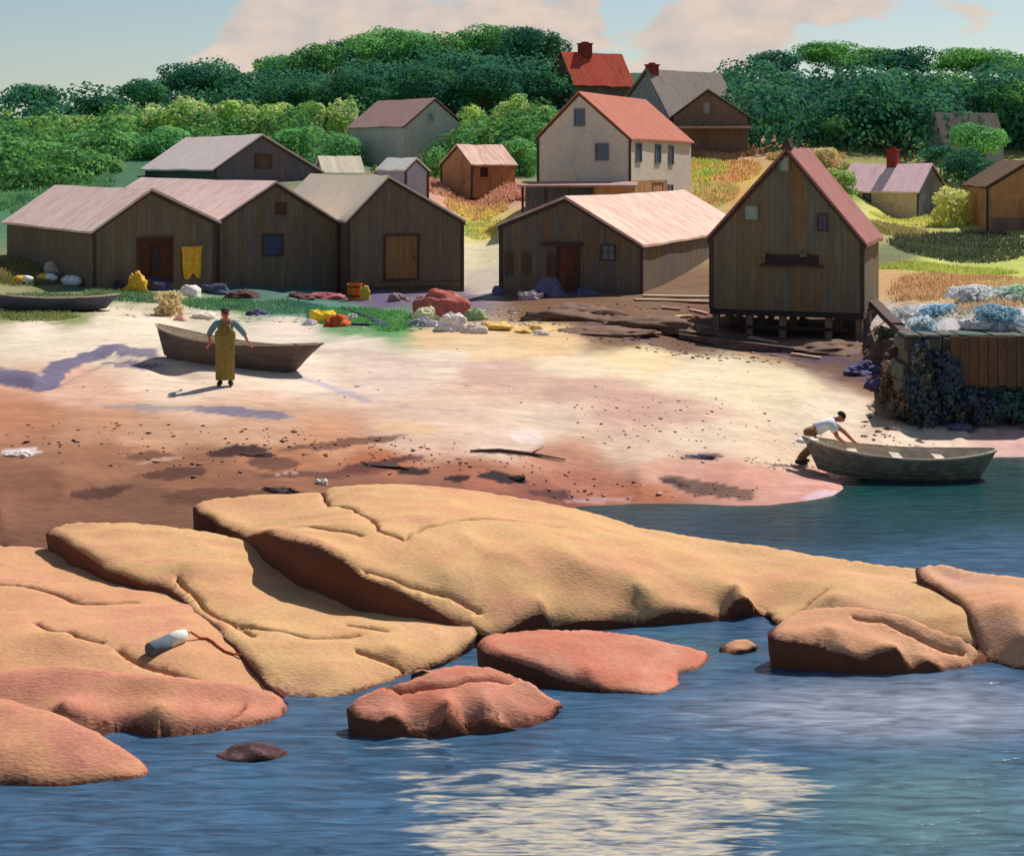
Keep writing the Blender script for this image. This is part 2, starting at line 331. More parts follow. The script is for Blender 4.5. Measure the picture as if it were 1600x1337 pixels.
# ---------------------------------------------------------------- ground colours (soil, sand, weed, turf, some shade painted in)
K = 1.42
CS = [(50,510,236,216,188),(150,530,234,214,184),(450,510,226,206,180),(560,540,226,206,180),(700,560,228,206,178),(900,575,232,208,172),(1100,590,234,214,174),(1300,640,234,212,178),(1450,680,232,206,176),(1580,695,220,178,160),
 (600,590,224,196,172),(780,585,208,170,146),(900,605,205,166,142),(1000,640,208,166,144),(1060,650,214,176,150),(850,655,228,200,170),(1100,680,230,204,170),(1200,705,224,196,162),(1000,700,218,188,158),(700,650,222,190,160),(450,580,238,214,186),(300,600,232,204,174),
 (350,640,216,178,146),(120,610,214,170,140),(50,650,186,128,94),(150,665,188,138,104),(220,680,196,150,114),(400,668,204,160,124),(520,690,196,142,106),(640,690,214,178,150),(800,685,226,196,168),(880,715,196,140,110),
 (150,715,150,100,72),(50,760,138,94,70),(300,735,152,104,76),(450,725,164,102,72),(600,715,180,112,76),(750,745,168,106,80),(900,755,182,120,94),(1050,740,206,148,124),(1150,745,210,152,128),(1270,760,216,144,132),(1000,775,186,118,86),
 (200,790,126,88,66),(0,820,136,94,72),(380,760,142,96,72),(560,750,148,100,76),(700,765,140,94,74),(850,775,140,86,70),
 (850,530,226,190,138),(760,545,228,196,150),(700,525,222,186,138),(1000,560,232,206,156),(1200,600,234,214,172),(560,515,110,150,96),
 (850,475,124,90,64),(950,500,120,88,64),(1100,500,118,86,66),(1200,530,112,82,66),(1300,550,110,80,66),(1370,575,104,78,70),(1400,600,140,98,78),(1450,560,90,98,84),(1420,640,190,150,110),(1080,525,112,84,66),(980,520,128,98,72),(1040,460,130,100,76),
 (600,467,112,100,120),(700,470,130,110,122),(660,480,120,110,116),(560,500,90,140,86),(620,500,98,152,88),(600,515,100,150,90),(500,480,90,130,112),(400,462,86,116,104),(350,475,112,140,96),(450,480,92,132,112),  # purplish samples: shade before the sheds put into the ground colour
 (30,495,150,148,98),(100,492,140,146,92),(60,435,130,128,84),(10,460,150,146,100),(200,462,112,134,92),(120,450,110,126,92),(240,480,200,184,150),(330,490,210,196,166),(180,490,226,208,176),(240,500,234,216,184),
 (750,440,206,190,168),(750,400,216,202,160),(750,355,222,206,122),(745,330,218,190,124),(725,312,214,160,132),(690,298,208,156,132),(810,298,206,158,134),(770,345,220,200,120),
 (1080,240,208,166,128),(1160,238,208,166,122),(1080,275,184,190,104),(1095,310,208,156,90),(1130,268,216,192,84),(1110,290,214,160,96),(1080,330,190,180,112),(1190,240,204,162,116),(1250,242,200,160,106),(1300,250,150,142,84),(1300,285,132,146,74),(1260,270,160,170,84),
 (1400,343,214,214,92),(1500,345,206,206,92),(1400,360,172,160,100),(1440,352,190,180,100),(1500,385,112,122,84),(1400,395,120,124,84),(1450,422,196,200,104),(1550,415,180,192,94),(1420,440,206,160,108),(1500,440,208,166,116),(1560,432,200,190,100),(1450,465,204,172,128),(1550,468,198,168,124),(1450,495,214,206,200),(1580,500,220,212,206),  # dark meadow samples hold a cast shadow in their colour
 (0,330,84,126,92),(100,300,82,120,84),(200,260,78,116,82),(0,250,96,130,92),(50,222,116,142,92),(200,212,130,154,84),(600,220,64,104,78),(850,230,66,110,70),(850,270,90,130,70),(800,250,80,120,70),(500,220,70,108,80),(1300,200,50,86,70),(950,150,60,96,70),(500,100,50,86,60),(1500,150,50,86,66),(0,150,60,96,70),
 (200,950,70,66,56),(800,950,64,60,52),(1400,950,60,64,60),(100,1200,50,60,60),(1000,1200,50,60,60)]
CS = [(a, b, *{(216,144,132): (214,158,138), (206,148,124): (210,160,134), (208,144,126): (210,156,136), (214,214,92): (206,204,112), (206,206,92): (200,198,108), (136,90,66): (146,102,74), (150,100,72): (158,110,80), (164,102,72): (176,120,86)}.get((c, d, e), (c, d, e))) for a, b, c, d, e in CS]
CS = np.array(CS, float)
# strokes of weed and sand colour on the flats, painted shade among them: cx, cy, rx, ry, slope, colour, strength
ST = [(150,770,48,11,-.1,(86,56,46),.9),(225,716,36,7,0,(108,72,56),.8),(265,742,58,9,-.08,(92,60,50),.9),(372,706,52,7,-.12,(76,50,46),1),(425,724,36,12,.1,(96,64,54),.8),(530,690,95,6,-.12,(104,68,54),.8),(590,724,62,8,-.2,(84,56,50),.9),
      (655,733,26,5,0,(66,46,44),1),(722,744,22,5,0,(60,42,42),1),(790,745,34,9,.1,(60,44,44),1),(640,715,30,4,0,(100,64,56),.8),(470,745,70,5,.02,(98,66,56),.7),(340,780,90,16,0,(104,70,54),.8),(560,735,60,7,-.1,(120,70,60),.7),(860,772,36,7,.1,(90,60,56),.9),
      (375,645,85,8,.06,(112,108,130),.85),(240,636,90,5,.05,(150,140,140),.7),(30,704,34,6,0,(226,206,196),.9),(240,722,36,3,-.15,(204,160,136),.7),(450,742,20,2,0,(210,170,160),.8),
      (800,705,62,3,.12,(84,64,60),.9),(1100,714,32,4,.02,(80,66,84),.9),(830,680,30,10,.1,(232,212,198),.7),(640,668,50,8,0,(222,184,130),.6),(1210,726,34,2.5,.06,(96,66,70),.8),
      (1115,765,72,13,.2,(110,84,72),.9),(1060,755,25,5,.2,(84,66,58),1),(940,783,60,4,0,(196,156,150),.8),(1290,772,40,5,-.2,(226,196,196),.8),(520,607,70,5,.3,(182,170,176),.7),(700,645,90,4,.1,(206,178,160),.6),
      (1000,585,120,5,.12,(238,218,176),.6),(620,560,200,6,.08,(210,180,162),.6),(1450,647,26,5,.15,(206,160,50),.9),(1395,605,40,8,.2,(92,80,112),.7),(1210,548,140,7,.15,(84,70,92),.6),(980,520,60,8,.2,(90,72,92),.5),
      (1080,518,60,6,.05,(140,112,88),.6),(1200,562,60,4,.15,(196,160,110),.5)]
ST += [(20,590,62,14,.1,(118,108,126),1),(75,592,34,15,-.35,(118,108,126),1),(115,570,42,13,-.35,(118,108,126),1),(150,556,34,10,-.3,(118,108,126),1),(205,550,56,9,.12,(118,108,126),.9),(-60,585,60,12,0,(118,108,126),1),(215,572,50,5,.08,(118,108,126),.8)]  # purple shadow streaks painted into the sand colour along the channel
def ground_col(V):
    x, y, z = V.T; yy = np.maximum(y, 1); px = 800+x/yy*F; py = HY+(H-z)/yy*F
    wx = 26*fbm(x*.6, y*.35, 1.0, 4)+10*fbm(x*3, y*2, 5.0, 3); wy = 10*fbm(x*.5, y*.4, 9.0, 4)+5*fbm(x*3, y*2, 2.0, 3)
    sc = np.clip(1.2-yy/250, .35, 1)
    qx, qy = px+wx*sc, py+wy*sc
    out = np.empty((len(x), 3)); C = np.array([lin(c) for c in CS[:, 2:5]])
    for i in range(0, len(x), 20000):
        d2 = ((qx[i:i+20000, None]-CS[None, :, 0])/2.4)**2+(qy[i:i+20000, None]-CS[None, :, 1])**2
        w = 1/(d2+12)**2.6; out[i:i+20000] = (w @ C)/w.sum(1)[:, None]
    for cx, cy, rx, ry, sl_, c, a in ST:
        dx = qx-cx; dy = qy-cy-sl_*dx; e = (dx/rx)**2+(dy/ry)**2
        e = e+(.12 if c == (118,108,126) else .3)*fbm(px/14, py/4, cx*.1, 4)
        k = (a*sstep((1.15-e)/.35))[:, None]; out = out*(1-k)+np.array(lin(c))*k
    v = 1+.16*fbm(px/60+py/30, py/5, 3.3, 4)+.10*fbm(x*4, y*4, 1.1, 3)
    out = out*np.array([1.06, 1.07, 1.14])[None, :]
    return np.clip(out/K*v[:, None]*1.07, .01, .85)
us = np.concatenate([np.arange(-4000, -400, 150), np.arange(-400, 2000, 4.0), np.arange(2000, 5400, 150)])
rows = [8.0]
while rows[-1] < 3500:
    d = rows[-1]; rows.append(d*(1+(.008 if d < 22 else .0045 if d < 62 else .0075 if d < 180 else .06)))
ds = np.array(rows)
U, D = np.meshgrid(us, ds); X = ((U-800)/F*D).ravel(); Y = D.ravel(); Z = tz(X, Y)
V = np.stack([X, Y, Z], -1); nu, nd = len(us), len(ds)
idx = np.arange(nu*nd).reshape(nd, nu)
Fq = np.stack([idx[:-1, :-1], idx[:-1, 1:], idx[1:, 1:], idx[1:, :-1]], -1).reshape(-1, 4)
M['ground'] = pmat('ground', None, attr=True, stretch=(.5, 1.6, 1), noise=1.4, fine=9, bump=.5, bdist=.035, fvar=.13, rough=.95, spec=.1)
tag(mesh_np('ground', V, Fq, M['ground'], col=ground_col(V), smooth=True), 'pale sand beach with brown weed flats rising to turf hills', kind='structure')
# ---------------------------------------------------------------- water
def water_mat():
    m = bpy.data.materials.new('water'); m.use_nodes = True; nt = m.node_tree; L = nt.links; b = nt.nodes['Principled BSDF']
    b.inputs['Roughness'].default_value = .2; b.inputs['IOR'].default_value = 1.33; b.inputs['Specular IOR Level'].default_value = .25
    tc = N(nt, 'ShaderNodeTexCoord'); mp = N(nt, 'ShaderNodeMapping'); mp.inputs['Scale'].default_value = (.55, 2.4, 1); mp.inputs['Rotation'].default_value = (0, 0, math.radians(-7))
    L.new(tc.outputs['Object'], mp.inputs['Vector'])
    a = N(nt, 'ShaderNodeAttribute', attribute_name='col'); sh = N(nt, 'ShaderNodeAttribute', attribute_name='sky_reflect')
    n1 = N(nt, 'ShaderNodeTexNoise'); n1.inputs['Scale'].default_value = 2.6; n1.inputs['Detail'].default_value = 5; n1.inputs['Distortion'].default_value = 1.2
    n2 = N(nt, 'ShaderNodeTexNoise'); n2.inputs['Scale'].default_value = 7; n2.inputs['Detail'].default_value = 3; n2.inputs['Distortion'].default_value = .8
    L.new(mp.outputs[0], n1.inputs['Vector']); L.new(mp.outputs[0], n2.inputs['Vector'])
    mr = N(nt, 'ShaderNodeMapRange'); mr.inputs['From Min'].default_value = .3; mr.inputs['From Max'].default_value = .72; mr.inputs['To Min'].default_value = .55; mr.inputs['To Max'].default_value = 1.6
    L.new(n1.outputs['Fac'], mr.inputs['Value'])
    vm = N(nt, 'ShaderNodeVectorMath', operation='SCALE'); L.new(a.outputs['Color'], vm.inputs[0]); L.new(mr.outputs[0], vm.inputs['Scale'])
    # cream cloud reflections painted into the water's base colour
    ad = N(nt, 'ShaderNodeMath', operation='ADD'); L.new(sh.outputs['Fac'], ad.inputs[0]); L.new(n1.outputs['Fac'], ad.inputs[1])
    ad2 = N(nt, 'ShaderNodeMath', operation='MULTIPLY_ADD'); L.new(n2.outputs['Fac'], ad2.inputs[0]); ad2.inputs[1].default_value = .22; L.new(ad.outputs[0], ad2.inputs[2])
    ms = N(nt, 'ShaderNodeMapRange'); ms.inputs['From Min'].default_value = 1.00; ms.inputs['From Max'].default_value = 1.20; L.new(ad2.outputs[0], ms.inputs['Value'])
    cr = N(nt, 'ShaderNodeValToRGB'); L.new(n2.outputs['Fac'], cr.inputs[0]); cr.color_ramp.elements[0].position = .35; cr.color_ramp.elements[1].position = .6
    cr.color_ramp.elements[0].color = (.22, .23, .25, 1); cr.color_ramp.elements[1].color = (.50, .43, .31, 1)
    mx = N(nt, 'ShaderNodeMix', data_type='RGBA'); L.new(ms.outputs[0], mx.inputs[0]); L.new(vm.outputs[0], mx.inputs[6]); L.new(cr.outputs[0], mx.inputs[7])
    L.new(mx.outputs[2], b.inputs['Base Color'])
    bp = N(nt, 'ShaderNodeBump'); bp.inputs['Strength'].default_value = .4; bp.inputs['Distance'].default_value = .07
    sm = N(nt, 'ShaderNodeMath', operation='MULTIPLY_ADD'); L.new(n2.outputs['Fac'], sm.inputs[0]); sm.inputs[1].default_value = .3; L.new(n1.outputs['Fac'], sm.inputs[2])
    L.new(sm.outputs[0], bp.inputs['Height']); L.new(bp.outputs[0], b.inputs['Normal'])
    return m
wu = np.concatenate([np.linspace(-9000, -200, 30), np.arange(-190, 1800, 10), np.linspace(1810, 10000, 30)])
wdp = np.concatenate([np.exp(np.arange(math.log(3.0), math.log(40), .012)), np.exp(np.linspace(math.log(41), math.log(5000), 40))])
U, D = np.meshgrid(wu, wdp); X = ((U-800)/F*D).ravel(); Y = D.ravel()
PY = HY+H/Y*F; PX = U.ravel()
def blob(cx, cy, rx, ry, p=1.0): return sstep(1.25-np.sqrt(((PX-cx)/rx)**2+((PY-cy)/ry)**2)*p)
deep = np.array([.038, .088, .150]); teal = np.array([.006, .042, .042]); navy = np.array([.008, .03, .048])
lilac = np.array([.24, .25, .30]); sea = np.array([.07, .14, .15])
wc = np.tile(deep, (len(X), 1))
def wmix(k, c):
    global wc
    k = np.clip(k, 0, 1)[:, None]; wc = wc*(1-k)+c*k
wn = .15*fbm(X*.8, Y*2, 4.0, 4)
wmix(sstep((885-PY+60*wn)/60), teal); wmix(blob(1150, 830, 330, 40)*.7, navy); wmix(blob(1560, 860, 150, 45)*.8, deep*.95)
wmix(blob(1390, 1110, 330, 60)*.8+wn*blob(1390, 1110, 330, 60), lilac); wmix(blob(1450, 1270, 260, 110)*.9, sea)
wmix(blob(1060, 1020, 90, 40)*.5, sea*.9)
V = np.stack([X, Y, np.zeros_like(X)], -1); nu, nd = len(wu), len(wdp); idx = np.arange(nu*nd).reshape(nd, nu)
Fq = np.stack([idx[:-1, :-1], idx[:-1, 1:], idx[1:, 1:], idx[1:, :-1]], -1).reshape(-1, 4)
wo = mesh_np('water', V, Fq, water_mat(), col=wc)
sh = .54*blob(1000, 1270, 430, 120)+.5*blob(880, 1310, 300, 60)+.36*blob(720, 1210, 270, 66)+.22*blob(640, 1165, 150, 22)+.35*blob(1150, 1220, 150, 60)-.6*blob(1500, 1300, 190, 90)+.30*blob(1250, 1130, 350, 66)+.3*blob(900, 1340, 420, 30)  # where the painted cream sky reflection spreads
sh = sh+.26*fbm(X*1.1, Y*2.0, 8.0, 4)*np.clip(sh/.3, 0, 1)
at = wo.data.attributes.new('sky_reflect', 'FLOAT', 'POINT'); at.data.foreach_set('value', np.clip(sh*.8, 0, .60).astype(np.float32))
tag(wo, 'calm blue and teal cove water', kind='structure')
# ---------------------------------------------------------------- granite
def rockmat(name, cols, **kw):
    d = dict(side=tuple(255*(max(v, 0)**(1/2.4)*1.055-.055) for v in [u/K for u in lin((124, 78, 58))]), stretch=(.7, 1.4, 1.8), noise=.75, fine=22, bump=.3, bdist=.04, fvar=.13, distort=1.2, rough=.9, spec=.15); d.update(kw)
    return pmat(name, cols, **d)
def kc(*cs): return [tuple(255*(max(v, 0)**(1/2.4)*1.055-.055) for v in [u/K for u in lin(c)]) for c in cs]
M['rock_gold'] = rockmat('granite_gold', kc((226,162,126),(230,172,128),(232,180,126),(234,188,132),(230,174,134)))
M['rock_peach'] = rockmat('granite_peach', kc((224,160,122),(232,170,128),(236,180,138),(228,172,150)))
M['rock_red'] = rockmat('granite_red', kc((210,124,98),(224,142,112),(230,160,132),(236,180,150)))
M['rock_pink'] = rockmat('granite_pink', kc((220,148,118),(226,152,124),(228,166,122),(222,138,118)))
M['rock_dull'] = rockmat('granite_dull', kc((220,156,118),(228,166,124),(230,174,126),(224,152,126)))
M['rock_dark'] = rockmat('weedy_rock', kc((70,50,54),(110,80,80),(170,130,130)), noise=4)
def catmull(P, n=8, closed=True):
    P = np.asarray(P, float); out = []; m = len(P)
    for i in range(m):
        a, b, c, d = P[(i-1) % m], P[i], P[(i+1) % m], P[(i+2) % m]
        for t in np.linspace(0, 1, n, endpoint=False):
            q = .5*((2*b)+(c-a)*t+(2*a-5*b+4*c-d)*t*t+(3*b-a-3*c+d)*t**3)
            out.append(b*(1-t)+c*t if False else (q*.75+(b*(1-t)+c*t)*.25))
    return np.array(out)
def rock(name, label, outline, inner, mat, res=.08, dome=0, round_=.07, cracks=(), amp=.035, group=None, bottom=-1.1, cat='rock', seed=0.0, rough_edge=.05):
    O = np.array([tuple(WZ(*p)) for p in outline]); I = np.array([tuple(WZ(*p)) for p in inner]).reshape(-1, 3)
    if len(I) and len(O): A = np.vstack([O, I])
    else: A = O
    rb = RBF(A[:, :2], A[:, 2], .05)
    B = catmull(O[:, :2], 10)
    # even spacing of the outline
    seg = np.sqrt(((np.roll(B, -1, 0)-B)**2).sum(1)); cum = np.concatenate([[0], np.cumsum(seg)]); n = max(24, int(cum[-1]/res))
    Bc = np.vstack([B, B[:1]]); t = np.linspace(0, cum[-1], n, endpoint=False)
    B = np.stack([np.interp(t, cum, Bc[:, 0]), np.interp(t, cum, Bc[:, 1])], -1)
    cen = B.mean(0); dirs = (B-cen); dirs /= np.linalg.norm(dirs, axis=1)[:, None]+1e-9
    B = B+dirs*(rough_edge*fbm(B[:, 0]*2.2, B[:, 1]*2.2, seed, 4))[:, None]
    x0, y0 = B.min(0); x1, y1 = B.max(0)
    gx, gy = np.meshgrid(np.arange(x0, x1, res), np.arange(y0, y1, res)); G = np.stack([gx.ravel(), gy.ravel()], -1)
    G += RNG.uniform(-.3, .3, G.shape)*res
    G = G[inside(G, B)]; dd = segdist(G, B[::2]); G = G[dd > res*.6]
    CL = []
    for cr_ in cracks:          # a crack gets its own close rows of vertices so that it cuts sharply
        cp = np.array([tuple(WZ(a, b, c))[:2] for a, b, c in cr_]); sg = np.sqrt(((cp[1:]-cp[:-1])**2).sum(1)); cu = np.concatenate([[0], np.cumsum(sg)])
        tt = np.arange(0, cu[-1], .05); L_ = np.stack([np.interp(tt, cu, cp[:, 0]), np.interp(tt, cu, cp[:, 1])], -1)
        L_ = L_+.05*np.stack([fbm(tt*2.5+seed, tt*0, 1.0), fbm(tt*2.5+seed, tt*0+3, 5.0)], -1)*2; CL.append(L_)
        G = G[segdist(G, L_, False) > .055]; tg = np.gradient(L_, axis=0); tg /= np.linalg.norm(tg, axis=1)[:, None]+1e-9; nm = np.stack([-tg[:, 1], tg[:, 0]], -1)
        ext = np.vstack([L_, L_+nm*.02, L_-nm*.02, L_+nm*.045, L_-nm*.045]); ext = ext[inside(ext, B)]; ext = ext[segdist(ext, B[::2]) > .04]; G = np.vstack([G, ext])
    # extra rings near the rim so that it rounds off cleanly
    allp = [Vector(p) for p in B]+[Vector(p) for p in G]; nb = len(B)
    r = delaunay_2d_cdt(allp, [(i, (i+1) % nb) for i in range(nb)], [list(range(nb))], 1, 1e-5)
    P = np.array([tuple(v) for v in r[0]]); tris = np.array(r[2])
    # map original boundary indices
    orig = {}
    for k, lst in enumerate(r[3]):
        for o_ in lst: orig[o_] = k
    d = segdist(P, B)
    z = rb(P)+dome*sstep(d/1.0)
    q = np.clip(1-d/round_, 0, 1); z = z-round_*.75*(1-np.sqrt(1-np.clip(q, 0, .999)**2))
    z = z+amp*1.5*fbm(P[:, 0]*.8+seed, P[:, 1]*1.1, seed, 4)*sstep(d/.4+.25)+amp*.3*fbm(P[:, 0]*4, P[:, 1]*5, seed+3, 3)
    z = z-.075*np.abs(fbm(P[:, 0]*.55+seed*2, P[:, 1]*.75+seed, 2.0, 3))*sstep(d/.5)*2*(amp > .02)
    for L_ in CL:
        cd = segdist(P, L_, False); z = z-.10*np.exp(-(cd/.022)**2)-.02*np.exp(-(cd/.12)**2)
    verts = [tuple((a, b, c)) for (a, b), c in zip(P, z)]
    faces = [list(map(int, t)) for t in tris]
    ring = [orig[i] for i in range(nb)]; ntop = len(verts)
    prev = ring; lev = 6
    for k in range(1, lev+1):
        new = []
        for j, ri in enumerate(ring):
            vx, vy, vz = verts[ri]; zz_ = vz+(bottom-vz)*(.012 if k == 1 else (k/lev)**1.6)
            off = .05*math.sin(k*1.1)+float(.10*vnoise(vx*1.9, vy*1.9, zz_*4+seed))-.02
            new.append(len(verts)); verts.append((vx+dirs[j][0]*off, vy+dirs[j][1]*off, zz_))
        for j in range(nb):
            j2 = (j+1) % nb; faces.append([prev[j2], prev[j], new[j], new[j2]])
        prev = new
    loc = (float(cen[0]), float(cen[1]), 0)
    o = mesh_np(name, verts, faces, mat, smooth=True, loc=loc)
    sd = np.ones(len(verts), dtype=np.float32); sd[:ntop] = .62*np.exp(-(d/(round_*.8))**2)+.35*np.clip(1-z/.08, 0, 1)*np.exp(-d/.25)  # rim and sides darkened: painted shade of the faces, with rust and tide stain
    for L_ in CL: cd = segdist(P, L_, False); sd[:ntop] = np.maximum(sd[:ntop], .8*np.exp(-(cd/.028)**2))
    o.data.attributes.new('side', 'FLOAT', 'POINT').data.foreach_set('value', sd)
    # orient all faces outward
    import bmesh
    bm = bmesh.new(); bm.from_mesh(o.data); bmesh.ops.recalc_face_normals(bm, faces=bm.faces); bm.to_mesh(o.data); bm.free()
    fz = sum(p.normal.z*p.area for p in o.data.polygons)
    if fz < 0: o.data.flip_normals()
    return tag(o, label, cat, group)
def smooth_by_angle(o, a=40):
    pass
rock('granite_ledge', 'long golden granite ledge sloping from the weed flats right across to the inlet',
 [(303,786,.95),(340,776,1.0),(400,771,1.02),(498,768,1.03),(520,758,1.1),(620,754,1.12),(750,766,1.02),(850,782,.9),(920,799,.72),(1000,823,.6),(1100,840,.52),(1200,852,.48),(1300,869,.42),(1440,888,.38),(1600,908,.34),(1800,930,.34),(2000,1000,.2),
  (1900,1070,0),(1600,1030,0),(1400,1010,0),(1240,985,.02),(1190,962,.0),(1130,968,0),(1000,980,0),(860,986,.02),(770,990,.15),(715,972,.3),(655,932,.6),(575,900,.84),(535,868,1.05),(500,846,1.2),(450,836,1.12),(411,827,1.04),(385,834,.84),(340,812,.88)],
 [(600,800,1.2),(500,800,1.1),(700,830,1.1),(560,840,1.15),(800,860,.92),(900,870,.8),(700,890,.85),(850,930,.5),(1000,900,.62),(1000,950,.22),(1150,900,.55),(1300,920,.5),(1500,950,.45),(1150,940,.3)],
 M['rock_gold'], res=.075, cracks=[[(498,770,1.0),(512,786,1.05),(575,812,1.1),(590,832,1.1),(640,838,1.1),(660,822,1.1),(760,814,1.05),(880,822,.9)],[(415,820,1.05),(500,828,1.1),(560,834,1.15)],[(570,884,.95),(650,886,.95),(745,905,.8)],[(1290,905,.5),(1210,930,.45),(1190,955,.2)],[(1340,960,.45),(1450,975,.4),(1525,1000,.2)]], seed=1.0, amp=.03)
rock('granite_ledge', 'tan granite slab left of the golden ledge with a dark left edge',
 [(75,829,.79),(90,817,.86),(130,812,.9),(200,814,.88),(260,820,.85),(330,830,.8),(400,845,.74),(480,860,.6),(640,900,.45),(740,950,.3),(745,985,.22),(722,1018,.06),(690,1032,.08),(640,1050,.02),(600,1068,0),(530,1088,0),(462,1088,0),(432,1068,.12),(400,1040,.25),(350,985,.38),(300,945,.46),(270,918,.52),(215,903,.6),(165,884,.68),(125,857,.76),(98,838,.79)],
 [(200,850,.86),(300,880,.76),(400,900,.56),(400,960,.46),(520,960,.42),(520,1030,.32),(620,1000,.36),(690,990,.28),(450,1030,.3)],
 M['rock_gold'], res=.07, seed=4.0, amp=.03, cracks=[[(278,915,.5),(300,935,.48),(345,962,.45),(400,985,.42)],[(560,1000,.4),(640,1012,.35),(700,1002,.3)],[(380,965,.5),(480,985,.45),(560,980,.42)],[(545,960,.5),(600,968,.48)]])
rock('granite_ledge', 'low flat orange granite shelf at the far left edge under the tan slab',
 [(-420,840,.6),(-200,845,.58),(0,849,.56),(62,852,.52),(140,868,.46),(300,915,.38),(430,1000,.26),(450,1080,.02),(400,1100,0),(200,1120,0),(0,1120,0),(-420,1120,.0)],
 [(0,920,.54),(150,940,.5),(250,960,.46),(300,1010,.4),(100,1000,.46),(0,1010,.45),(380,1050,.2)],
 M['rock_dull'], res=.08, seed=6.0, amp=.03, cracks=[[(-100,905,.52),(40,915,.52),(130,935,.5),(220,938,.47)],[(180,1000,.46),(260,1022,.42),(330,1040,.36)],[(50,970,.5),(90,980,.5),(120,990,.48),(160,992,.47)]])
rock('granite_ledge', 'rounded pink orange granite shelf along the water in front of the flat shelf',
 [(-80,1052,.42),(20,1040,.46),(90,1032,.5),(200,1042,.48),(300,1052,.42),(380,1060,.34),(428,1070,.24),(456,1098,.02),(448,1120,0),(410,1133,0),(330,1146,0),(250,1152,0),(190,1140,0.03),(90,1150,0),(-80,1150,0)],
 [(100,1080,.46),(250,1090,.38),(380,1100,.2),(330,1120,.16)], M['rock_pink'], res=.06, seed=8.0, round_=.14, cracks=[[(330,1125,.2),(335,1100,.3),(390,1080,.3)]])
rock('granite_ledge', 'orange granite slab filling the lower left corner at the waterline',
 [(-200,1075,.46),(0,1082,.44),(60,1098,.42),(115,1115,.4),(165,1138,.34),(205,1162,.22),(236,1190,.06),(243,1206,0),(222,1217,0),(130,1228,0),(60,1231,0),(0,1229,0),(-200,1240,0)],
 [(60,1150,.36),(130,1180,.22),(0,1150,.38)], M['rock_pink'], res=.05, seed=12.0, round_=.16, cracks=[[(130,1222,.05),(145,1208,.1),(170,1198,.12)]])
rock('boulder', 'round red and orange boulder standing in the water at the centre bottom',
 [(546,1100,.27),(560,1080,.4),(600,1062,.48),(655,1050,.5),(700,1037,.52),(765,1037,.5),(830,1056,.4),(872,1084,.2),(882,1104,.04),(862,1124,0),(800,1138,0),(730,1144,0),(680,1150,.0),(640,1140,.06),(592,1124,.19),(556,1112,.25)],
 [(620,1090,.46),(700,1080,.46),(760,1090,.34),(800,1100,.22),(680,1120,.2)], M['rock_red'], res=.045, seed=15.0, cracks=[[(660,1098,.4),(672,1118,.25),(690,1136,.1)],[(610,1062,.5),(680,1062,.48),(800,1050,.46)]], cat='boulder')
rock('boulder', 'flat red boulder with a dark left face below the golden ledge',
 [(748,1000,.4),(762,988,.44),(830,982,.44),(900,982,.42),(1000,990,.32),(1078,1006,.16),(1112,1020,.02),(1098,1044,0),(1066,1052,0),(1064,1070,0),(1030,1086,0),(960,1084,0),(915,1074,.05),(870,1054,.16),(815,1032,.28),(765,1014,.38)],
 [(850,1005,.42),(950,1020,.3),(1000,1040,.18),(920,1040,.26)], M['rock_red'], res=.05, seed=18.0, cat='boulder')
rock('boulder', 'large peach boulder with a rust coloured left face at the right of the channel',
 [(1212,990,.42),(1225,962,.5),(1260,950,.55),(1330,946,.58),(1420,958,.54),(1500,985,.36),(1530,1016,.1),(1524,1040,0),(1480,1047,0),(1425,1046,.03),(1350,1027,.2),(1300,1012,.3),(1252,998,.39)],
 [(1300,975,.54),(1400,1000,.4),(1450,1020,.25)], M['rock_peach'], res=.05, seed=21.0, cracks=[[(1340,962,.5),(1440,975,.5),(1510,1000,.3)]], cat='boulder')
rock('boulder', 'big peach boulder cut off by the right edge at the waterline',
 [(1438,882,.62),(1475,878,.66),(1530,892,.64),(1600,900,.62),(1760,915,.6),(1800,1000,.3),(1780,1060,0),(1600,1046,0),(1565,1038,0),(1535,1018,.08),(1524,975,.34),(1502,940,.46),(1466,915,.52),(1445,900,.56)],
 [(1560,940,.6),(1600,980,.45)], M['rock_peach'], res=.06, seed=24.0, cat='boulder')
rock('boulder', 'little orange stone alone in the channel between two boulders',
 [(1133,1006,.08),(1142,997,.14),(1165,993,.16),(1182,1000,.12),(1186,1012,.03),(1165,1021,0),(1140,1021,0)], [(1160,1004,.15)], M['rock_peach'], res=.03, seed=27.0, round_=.05, amp=.01, cat='boulder')
rock('boulder', 'small dark weedy rock breaking the water near the bottom left',
 [(335,1178,0),(350,1166,.08),(372,1156,.14),(410,1154,.15),(440,1162,.08),(455,1176,0),(430,1186,0),(385,1190,0),(350,1187,0)], [(400,1168,.13)], M['rock_dark'], res=.03, seed=30.0, round_=.05, amp=.03, cat='boulder')
rock('boulder', 'small pale stone lodged between the round red boulder and the tan slab',
 [(640,1048,.18),(660,1038,.24),(690,1036,.24),(705,1044,.16),(690,1056,.06),(655,1058,.04)], [(672,1045,.22)], M['rock_peach'], res=.03, seed=33.0, round_=.05, amp=.01, cat='boulder')

